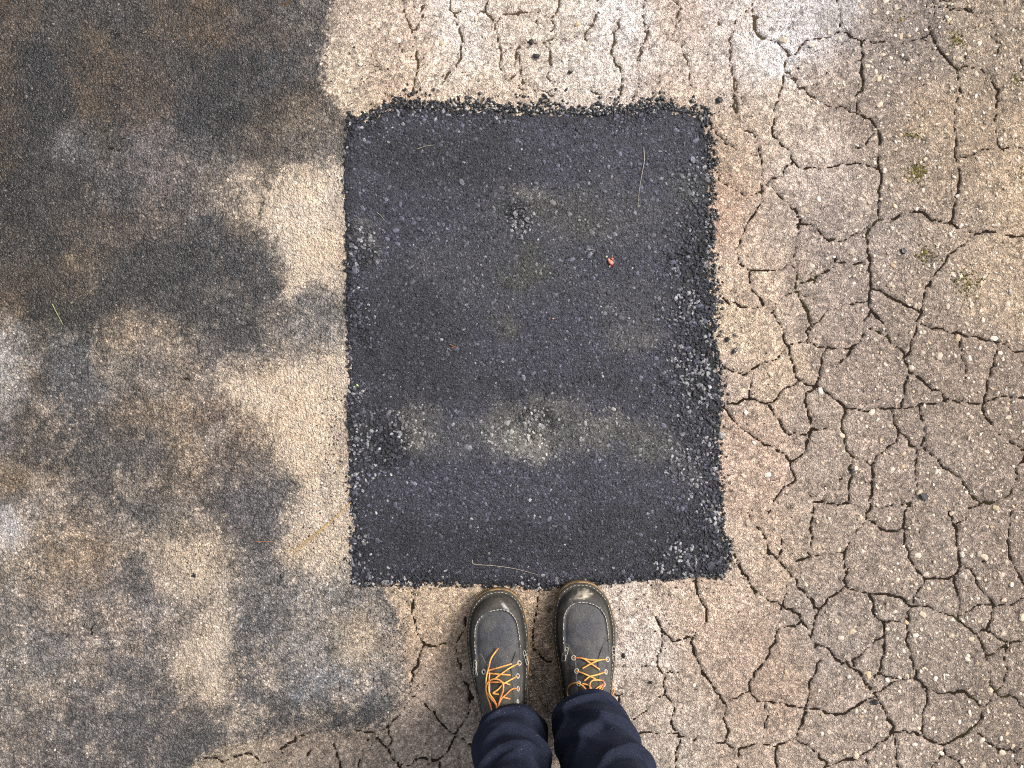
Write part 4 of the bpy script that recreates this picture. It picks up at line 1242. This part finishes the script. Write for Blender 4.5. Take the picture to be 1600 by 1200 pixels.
ZC_Y = np.array([0.0, 0.05, 0.09, 0.115, 0.135, 0.15, 0.165, 0.18, 0.20, 0.225, 0.25, 0.27, 0.30])
ZC_Z = np.array([0.125, 0.130, 0.132, 0.129, 0.122, 0.112, 0.101, 0.090, 0.079, 0.071, 0.066, 0.062, 0.056])
ZS_Z = np.array([0.085, 0.085, 0.083, 0.081, 0.078, 0.075, 0.072, 0.069, 0.065, 0.061, 0.057, 0.055, 0.052])
R0 = 0.83
def bz(r, y, rs):
    zc = np.interp(y, ZC_Y, ZC_Z); zs = np.interp(y, ZC_Y, ZS_Z); z0 = 0.029
    u = np.clip((r - rs) / (R0 - rs), 0, 1)
    side = z0 + (zs - z0) * (1 - u ** 2.6) ** 0.6
    w = np.clip(r / rs, 0, 1)
    top = zs + (zc - zs) * (1 - w ** 2.2)
    z = np.where(r > rs, side, top)
    ridge = 0.0022 * np.exp(-((r - rs) / 0.035) ** 2) * sstep(0.15, 0.20, y) - 0.0012 * np.exp(-((r - rs + 0.085) / 0.04) ** 2) * sstep(0.15, 0.2, y)
    return z + ridge

class Boot:
    def __init__(self, mirror, toe, heel):
        self.out = boot_outline(mirror); self.mirror = mirror
        toe, heel = np.array(toe), np.array(heel)
        a = toe - heel
        self.ang = math.atan2(-a[0], a[1])
        self.loc = toe - a / np.hypot(*a) * 0.30
        sp = np.stack([np.zeros(len(self.out)), np.clip(self.out[:, 1], SP0, SP1)], -1)
        self.sp = sp; self.v = self.out - sp
        self.dist = np.hypot(*self.v.T)
        front = (np.clip(self.v[:, 1], 0, None) / self.dist) ** 2
        self.rs = 0.70 - 0.17 * front
    def wall(self, x, y):
        """outline distance along the ray through (x,y), and seam radius there"""
        s = np.array([0.0, min(max(y, SP0), SP1)])
        v = np.array([x, y]) - s
        a = math.atan2(v[0], v[1]) if SP0 < y < SP1 or True else 0
        if SP0 <= y <= SP1:
            k = np.where((np.sign(self.out[:, 0]) == np.sign(x)) if x else (self.out[:, 0] > 0), np.abs(self.out[:, 1] - y), 9)
        else:
            va = np.arctan2(self.v[:, 0], self.v[:, 1])
            k = np.abs((va - a + np.pi) % (2 * np.pi) - np.pi) + np.where((self.out[:, 1] > 0.15) == (y > 0.15), 0, 9)
        i = int(np.argmin(k))
        return np.hypot(*v) / self.dist[i], self.rs[i]
    def z(self, x, y):
        r, rs = self.wall(x, y)
        if r > R0: return 0.0305
        return float(bz(r, y, rs))
    def local(self, X, Y):
        dx, dy = X - self.loc[0], Y - self.loc[1]
        c, s = math.cos(-self.ang), math.sin(-self.ang)
        return dx * c - dy * s, dx * s + dy * c
    def on(self, px, py, off=0.0):
        """point of the boot's surface seen at a photo pixel, in boot coordinates"""
        z = 0.07
        for _ in range(14):
            X, Y, _z = W(px, py, z)
            x, y = self.local(X, Y)
            z = 0.5 * z + 0.5 * (self.z(x, y) + off)
        return np.array([x, y, z])

def ring_mesh(rings):
    n = rings[0].shape[0]; V = np.vstack(rings)
    i = np.arange(len(rings) * n).reshape(len(rings), n); j = np.roll(i, -1, 1)
    return V, np.stack([i[:-1], j[:-1], j[1:], i[1:]], -1).reshape(-1, 4)

def dash_mesh(P, length, gap, rad, lift=0.0):
    """short stitches following a polyline"""
    P = np.asarray(P); d_ = np.r_[0, np.cumsum(np.linalg.norm(np.diff(P, axis=0), axis=1))]
    parts = []; t = 0.0
    while t + length < d_[-1]:
        q = np.stack([np.interp([t, t + length * 0.5, t + length], d_, P[:, k]) for k in range(3)], -1)
        q[:, 2] += lift; q[1, 2] += rad * 0.4
        if random.random() > 0.14: parts.append(tube(q, rad * random.uniform(0.75, 1.1) * np.array([0.6, 1.0, 0.6]), 5))
        t += length + gap * random.uniform(0.7, 1.4)
    return join(parts)

def make_boot(mirror, toe, heel, eyelets, laces, bars, scuffs, hue):
    b = Boot(mirror, toe, heel)
    root = empty('boot', (b.loc[0], b.loc[1], 0.0), b.ang)
    root.parent = person; root.matrix_parent_inverse = Matrix.Translation(person.location).inverted()
    out, sp, v = b.out, b.sp, b.v
    def ring(r, z):
        p2 = sp + v * (np.asarray(r)[:, None] if not np.isscalar(r) else r)
        zz = z if not np.isscalar(z) else np.full(len(p2), z)
        return np.column_stack([p2, zz])
    lift = 0.010 * sstep(0.22, 0.30, out[:, 1])                 # toe spring
    # outsole
    V, F = ring_mesh([ring(0.02, 0.001 + lift * 0), ring(0.93, 0.0005 + lift * 0.6), ring(0.985, 0.004 + lift * 0.6), ring(0.99, 0.015 + lift * 0.4), ring(0.975, 0.0185 + lift * 0.2)])
    link('outsole', mesh_np('outsole', V, F), M['outsole'], root)
    V, F = ring_mesh([ring(0.90, 0.0150), ring(0.975, 0.0180), ring(1.0, 0.0200), ring(1.0, 0.0245), ring(0.985, 0.0262), ring(0.90, 0.0255)])
    link('midsole', mesh_np('midsole', V, F), M['midsole'], root)
    V, F = ring_mesh([ring(0.93, 0.0250), ring(0.972, 0.0265), ring(0.972, 0.0290), ring(0.955, 0.0300), ring(0.88, 0.0300), ring(0.80, 0.0290)])
    link('welt', mesh_np('welt', V, F), M['welt'], root)
    # upper
    rings = []; cols = []
    base = alb(hue)
    for k, q in enumerate(np.r_[np.linspace(0, 1, 13)[:-1], 1 + np.linspace(0, 1, 22)]):
        if q < 1: r = R0 + (b.rs - R0) * (q ** 1.0)
        else: r = b.rs * (2 - q)
        p2 = sp + v * r[:, None]
        # flex creases behind the toe
        cr = 0.0017 * np.sin((p2[:, 1] - 0.205) * 420 + p2[:, 0] * 60) * np.exp(-((p2[:, 1] - 0.213) / 0.012) ** 2) * (q > 0.9)
        z = bz(r, p2[:, 1], b.rs) + cr
        rings.append(np.column_stack([p2, z]))
        c = np.tile(base, (len(p2), 1))
        side = np.array([r > b.rs + 0.01]).T.reshape(-1, 1)
        c = np.where(side, alb((60, 57, 54)), c)
        cols.append(c)
    V, F = ring_mesh(rings); Cc = np.vstack(cols)
    for (sx_, sy_, rx, ry, an, rgb, op) in scuffs:
        p = b.on(sx_, sy_)
        dx, dy = V[:, 0] - p[0], V[:, 1] - p[1]
        c_, s_ = math.cos(an), math.sin(an)
        dd = np.hypot((dx * c_ + dy * s_) / rx, (-dx * s_ + dy * c_) / ry)
        w = sstep(1.2, 0.5, dd + (vnoise(V[:, 0] * 3000, V[:, 1] * 3000, 5, 701) - 0.5) * 1.4)[:, None] * op
        Cc = Cc * (1 - w) + alb(rgb) * w
    link('upper', mesh_np('upper', V, F, Cc), M['leather'], root)
    # shaft round the ankle
    th = np.linspace(0, 2 * np.pi, 41)[:-1]
    rg = [np.column_stack([0.043 * np.cos(th) * s_, 0.068 + 0.052 * np.sin(th) * s_ + o_, np.full(40, z_)]) for z_, s_, o_ in
          ((0.075, 0.98, 0.004), (0.10, 1.0, 0.004), (0.13, 0.98, 0.0), (0.16, 0.97, -0.004), (0.175, 0.97, -0.006), (0.176, 0.90, -0.006), (0.10, 0.85, 0))]
    Vs, Fs = ring_mesh(rg)
    link('shaft', mesh_np('shaft', Vs, Fs, np.tile(base, (len(Vs), 1))), M['leather'], root)
    # tongue between the eyelet rows
    gy_ = np.linspace(0.105, 0.208, 26); gx_ = np.linspace(-0.020, 0.020, 13)
    TV = np.array([(x, y, b.z(x, y) + 0.0006 - 0.0022 * float(sstep(0.182, 0.200, y + 22 * x * x)) + 0.0005 * math.sin(y * 300 + x * 80)) for y in gy_ for x in gx_])
    ti = np.arange(len(TV)).reshape(26, 13)
    link('tongue', mesh_np('tongue', TV, np.stack([ti[:-1, :-1], ti[:-1, 1:], ti[1:, 1:], ti[1:, :-1]], -1).reshape(-1, 4)), M['tongue'], root)
    # quarters carrying the eyelets
    for sgn in (-1, 1):
        rows = []
        ny_, nx_ = 40, 16
        for iy in range(ny_):
            t = iy / (ny_ - 1)
            y = 0.085 + (0.208 - 0.085) * t
            r_w = 0.80
            i = np.argmin(np.where(np.sign(out[:, 0]) == sgn, np.abs(out[:, 1] - y), 9))
            xo = sgn * b.dist[i] * (0.78 - 0.03 * t)
            xi = sgn * (0.0165 + 0.010 * sstep(0.185, 0.208, y))
            row = []
            for ix in range(nx_):
                u = ix / (nx_ - 1)
                x = xi + (xo - xi) * u
                yy = y + 0.004 * (1 - (2 * u - 1) ** 2) * t
                edge_ = min(u, 1 - u, (1 - t) * 2.2) * 9
                row.append((x, yy, b.z(x, yy) + 0.0030 * min(1, max(0, edge_ * 1.6)) ** 0.5 - 0.0003))
            rows.append(row)
        QV = np.array(rows).reshape(-1, 3)
        qi = np.arange(len(QV)).reshape(ny_, nx_)
        F_ = np.stack([qi[:-1, :-1], qi[:-1, 1:], qi[1:, 1:], qi[1:, :-1]], -1).reshape(-1, 4)
        if sgn < 0: F_ = F_[:, ::-1]
        link('quarter', mesh_np('quarter', QV, F_, np.tile(alb((74, 73, 72)), (len(QV), 1))), M['leather'], root)
    # stitching
    k = out[:, 1] > 0.10
    i_front = int(np.argmax(out[:, 1]))
    seq = [q for q in range(len(out)) if out[q, 1] > 0.09]
    seq.sort(key=lambda q: math.atan2(v[q, 0], v[q, 1]) if out[q, 1] >= SP1 else (math.copysign(math.pi / 2 + (SP1 - out[q, 1]) * 10, out[q, 0])))
    wl = np.array([[*(sp[q] + v[q] * 0.915), 0.0304] for q in seq])
    Vd, Fd = dash_mesh(wl, 0.0038, 0.0026, 0.00058)
    o = link('welt_stitching', mesh_np('welt_stitching', Vd, Fd), M['stitch'], root); tag(o, kind='stuff')
    s2 = [q for q in seq if out[q, 1] > 0.195]
    ms = np.array([[*(sp[q] + v[q] * (b.rs[q] - 0.005)), bz(np.array([b.rs[q]]), np.array([sp[q][1] + v[q][1] * b.rs[q]]), np.array([b.rs[q]]))[0] + 0.0005] for q in s2])
    Vd, Fd = dash_mesh(ms, 0.0042, 0.0014, 0.00075)
    o = link('seam_stitching', mesh_np('seam_stitching', Vd, Fd), M['stitch'], root); tag(o, kind='stuff')
    parts = []
    for pts in bars:
        P3 = np.array([b.on(x, y, 0.0030) for x, y in pts])
        parts.append(tube(spline(P3, 3 * len(P3)) if len(P3) > 2 else P3, 0.00065, 5))
    o = link('bar_stitching', mesh_np('bar_stitching', *join(parts)), M['stitch'], root); tag(o, kind='stuff')
    # eyelets
    th = np.linspace(0, 2 * np.pi, 17)[:-1]
    for (x, y) in eyelets:
        c = b.on(x, y, 0.0030)
        nrm = np.array([-(b.z(c[0] + .004, c[1]) - b.z(c[0] - .004, c[1])) / .008, -(b.z(c[0], c[1] + .004) - b.z(c[0], c[1] - .004)) / .008, 1.0]); nrm /= np.linalg.norm(nrm)
        a = np.cross(nrm, (0, 1, 0)); a /= np.linalg.norm(a); e = np.cross(nrm, a)
        Pc = c + 0.0034 * (np.cos(th)[:, None] * a + np.sin(th)[:, None] * e)
        Ve, Fe = tube(Pc, 0.0011, 6, closed=True)
        eo = link('eyelet', mesh_np('eyelet', Ve - c, Fe), M['eyelet'], root); eo.location = c
        disc = np.vstack([[c + nrm * 0.0002], c + 0.0027 * (np.cos(th)[:, None] * a + np.sin(th)[:, None] * e) + nrm * 0.0001])
        fd = np.array([(0, 1 + q, 1 + (q + 1) % 16) for q in range(16)])
        ho = link('eyelet_hole', mesh_np('eyelet_hole', disc - c, fd), M['hole'], root); ho.location = c
    # laces
    for (lift_, pts) in laces:
        P3 = np.array([b.on(x, y, 0.0036 + lift_ * (0.4 + 0.6 * math.sin(math.pi * q / max(1, len(pts) - 1)))) for q, (x, y) in enumerate(pts)])
        Vl, Fl = tube(spline(P3, 7 * len(P3)), 0.00125, 7)
        link('lace', mesh_np('lace', Vl, Fl), M['lace'], root)
    return root

def zm(txt, ox, oy, s):
    return [(ox + float(p.split(',')[0]) / s, oy + float(p.split(',')[1]) / s) for p in txt.split()]
Lz = lambda t: zm(t, 710, 900, 5.457)
Rz = lambda t: zm(t, 850, 895, 5.457)
left_boot = make_boot(True, W(771, 921, 0.026)[:2], (0.001, W(771, 921, 0.026)[1] - 0.2985),
    Lz("553,742 540,853 543,962 540,1075 250,818"),
    [(0.003, Lz("375,615 340,660 310,710 295,770 275,850 270,930 275,1000 300,1080 320,1145")), (0.001, Lz("550,745 470,785 400,835 350,870")),
     (0.0, Lz("490,748 400,775 310,800 290,810")), (0.0, Lz("290,830 380,838 480,845")), (0.002, Lz("535,855 480,885 420,920 370,970 330,1000 380,1010")),
     (0.0, Lz("475,930 420,910 340,905 290,910")), (0.006, Lz("270,960 285,910 330,880 380,885 415,920 415,980 390,1050 375,1110")),
     (0.002, Lz("540,960 490,965 440,1010 400,1050 375,1100")), (0.004, Lz("300,830 295,920 300,1000 340,1060 365,1120")), (0.004, Lz("280,1000 310,1040 350,1090 365,1130")),
     (0.0, Lz("475,1050 420,1035 385,1030"))],
    [Lz("165,735 175,715 187,735 187,770 165,775 165,735"), Lz("165,775 160,800 187,805 187,770"), Lz("165,805 170,850 193,850 188,805"), Lz("178,740 182,840"),
     Lz("585,645 600,635 610,665 595,680 585,645"), Lz("595,680 605,712 622,705 612,668"), Lz("607,715 615,755 630,750 622,710")],
    [(789, 948, 0.011, 0.0022, -0.9, (190, 185, 178), 0.8), (772, 940, 0.02, 0.006, 0.0, (80, 74, 64), 0.6)], (66, 67, 72))
right_boot = make_boot(False, W(910, 909, 0.026)[:2], (0.1235, W(910, 909, 0.026)[1] - 0.3),
    Rz("252,725 278,838 295,945 542,738 527,845 510,950 515,1055"),
    [(0.001, Rz("252,725 330,730 400,775 475,825")), (0.002, Rz("542,738 470,745 400,775 330,815")), (0.0, Rz("330,732 400,742 480,742")), (0.001, Rz("278,838 350,865 440,905")),
     (0.002, Rz("527,845 450,870 390,885 345,920")), (0.006, Rz("215,1085 200,1020 215,965 265,940 310,950 350,985 370,1030")), (0.005, Rz("405,1030 390,970 400,930 430,915 500,920 510,950")),
     (0.001, Rz("510,950 470,970 420,1000 380,960 330,945")), (0.002, Rz("500,950 470,1000 455,1045")), (0.002, Rz("510,960 490,1000 470,1045")), (0.004, Rz("598,990 590,1030 560,1065 535,1100"))],
    [Rz("185,635 205,640 195,700 160,695 185,635"), Rz("175,655 198,665"), Rz("160,700 185,705 178,750 152,745 160,700"), Rz("580,635 605,635 608,690 583,690 580,635"), Rz("583,660 607,660"),
     Rz("585,705 612,705 615,755 590,755 585,705")],
    [(915, 931, 0.010, 0.0045, 0.25, (205, 192, 170), 0.9), (955, 975, 0.006, 0.03, 0.2, (98, 90, 74), 0.6), (905, 930, 0.012, 0.004, 0.5, (190, 178, 158), 0.8)], (72, 72, 76))

# trousers
def cloth():
    m, t, b = new_mat('navy_cloth')
    tc = node(t, 'ShaderNodeTexCoord')
    n = node(t, 'ShaderNodeTexNoise', Scale=900.0, Detail=2.0); n2 = node(t, 'ShaderNodeTexNoise', Scale=25.0, Detail=4.0)
    n3 = node(t, 'ShaderNodeTexNoise', Scale=900.0, Detail=0.0)
    for q in (n, n2, n3): t.links.new(tc.outputs['Object'], q.inputs['Vector'])
    r = node(t, 'ShaderNodeValToRGB')
    r.color_ramp.elements[0].position = 0.3; r.color_ramp.elements[1].position = 0.7
    r.color_ramp.elements[0].color = (*alb((26, 29, 42)), 1); r.color_ramp.elements[1].color = (*alb((58, 63, 80)), 1)
    t.links.new(math_node(t, 'ADD', math_node(t, 'MULTIPLY', n.outputs['Fac'], 0.6), math_node(t, 'MULTIPLY', n2.outputs['Fac'], 0.4)), r.inputs[0])
    sp = node(t, 'ShaderNodeMapRange'); sp.inputs['From Min'].default_value = 0.83; sp.inputs['From Max'].default_value = 0.86
    t.links.new(n3.outputs['Fac'], sp.inputs['Value'])
    mx = node(t, 'ShaderNodeMix', data_type='RGBA')
    t.links.new(sp.outputs[0], mx.inputs[0]); A = [q for q in mx.inputs if q.type == 'RGBA']
    t.links.new(r.outputs[0], A[0]); A[1].default_value = (0.25, 0.26, 0.3, 1)
    t.links.new([q for q in mx.outputs if q.type == 'RGBA'][0], b.inputs['Base Color'])
    b.inputs['Roughness'].default_value = 0.95
    b.inputs['Specular IOR Level'].default_value = 0.05
    b.inputs['Sheen Weight'].default_value = 0.0
    bp = node(t, 'ShaderNodeBump', Strength=0.5, Distance=0.0006)
    t.links.new(n.outputs['Fac'], bp.inputs['Height']); t.links.new(bp.outputs[0], b.inputs['Normal'])
    return m
M['cloth'] = cloth()

def leg(cx0, cy0, hem_front, cx1, cy1, rx, ry, folds, seed):
    nz, na = 220, 120
    th = np.linspace(0, 2 * np.pi, na + 1)[:-1]           # 0 = +x, front (+y) at pi/2
    t = np.linspace(0, 1, nz) ** 1.8
    rows = []
    # inner hem turned up first
    for k in range(-3, nz):
        tt = t[max(k, 0)]
        zf = hem_front + (0.86 - hem_front) * tt
        zb = 0.035 + (0.86 - 0.035) * tt
        fr = 0.5 + 0.5 * np.sin(th)
        z = zb + (zf - zb) * fr ** 1.3
        zz = z.mean()
        cx = cx0 + (cx1 - cx0) * tt; cy = cy0 + (cy1 - cy0) * tt
        g = 1 + 0.55 * sstep(0.25, 0.8, zz)
        ax_ = rx * g; ay_ = ry * g
        if k < 0:
            z = z + 0.008 * (-k) * 0.9; ax_ -= 0.0035; ay_ -= 0.0035
        x = ax_ * np.cos(th); y = ay_ * np.sin(th)
        dr = np.zeros(na)
        a = (th - np.pi / 2 + np.pi) % (2 * np.pi) - np.pi   # angle from front
        for (a0, z0, slope, curve, wz, wa, amp) in folds:
            zl = z0 + slope * (a - a0) + curve * (a - a0) ** 2
            q = (z - zl) / (wz * 1.7)
            prof = np.exp(-np.clip(q, 0, None) ** 2 * 0.6) * (q > 0) - 0.9 * np.exp(-np.clip(-q, 0, None) ** 2 * 3.0) * (q <= 0)
            prof = np.where(q < 0, np.exp(-(np.minimum(q, 0) / 1.0) ** 2), 1.35 * np.exp(-np.clip(q, 0, None) / 0.11) - 0.35 * np.exp(-np.clip(q, 0, None) / 0.6))
            prof = prof * sstep(0, 0.3, np.abs(q)) if False else prof
            dr += 1.35 * amp * prof * np.exp(-((a - a0) / wa) ** 4)
        dr += (fbm(a * 50 + 300, z * 700, 60, seed, 2) - 0.5) * 0.012 + (fbm(a * 60 + z * 500 + 700, z * 900 - a * 30, 30, seed + 5, 2) - 0.5) * 0.004
        if k < 0: dr -= 0.0005
        nx_, ny_ = np.cos(th) / ax_, np.sin(th) / ay_
        ln = np.hypot(nx_, ny_)
        rows.append(np.column_stack([cx + x + dr * nx_ / ln, cy + y + dr * ny_ / ln, z]))
    return ring_mesh(rows)

FL = [(-0.15, 0.205, -0.015, 0.030, 0.022, 1.3, 0.0075), (0.1, 0.150, 0.012, 0.010, 0.016, 1.2, 0.0055), (0.35, 0.262, 0.03, 0.03, 0.024, 1.0, 0.008),
      (-0.7, 0.240, 0.045, 0.0, 0.020, 0.8, 0.006), (0.9, 0.18, -0.03, 0.0, 0.018, 0.7, 0.005), (0.0, 0.34, 0.02, 0.02, 0.03, 1.4, 0.008)]
FR = [(0.55, 0.178, -0.075, 0.0, 0.020, 0.75, 0.008), (-0.35, 0.205, 0.030, 0.01, 0.024, 1.1, 0.008), (-0.1, 0.145, 0.012, 0.02, 0.014, 1.1, 0.006),
      (0.9, 0.215, -0.07, 0.0, 0.022, 0.7, 0.007), (-0.5, 0.275, 0.04, 0.02, 0.022, 0.9, 0.008), (0.2, 0.13, -0.03, 0.02, 0.012, 0.9, 0.004), (0.1, 0.35, -0.02, 0.02, 0.03, 1.4, 0.008)]
legs = [leg(0.002, -0.570, 0.128, -0.02, -0.60, 0.0545, 0.066, FL, 801), leg(0.1235, -0.554, 0.124, 0.185, -0.60, 0.0590, 0.068, FR, 811)]
th = np.linspace(0, 2 * np.pi, 97)[:-1]
hip = ring_mesh([np.column_stack([0.0625 + a * np.cos(th), -0.605 + b_ * np.sin(th), np.full(96, z_)]) for z_, a, b_ in
                 ((0.80, 0.10, 0.07), (0.80, 0.178, 0.105), (0.86, 0.185, 0.115), (0.93, 0.182, 0.12), (1.0, 0.172, 0.115), (1.03, 0.168, 0.112), (1.03, 0.01, 0.01))])
V, F = join(legs + [hip])
o = link('trousers', mesh_np('trousers', V - np.array([0.058, -0.57, 0]), F), M['cloth'], person)

print('pieces', npieces, 'pebbles', len(px), 'aggregate', len(ax))
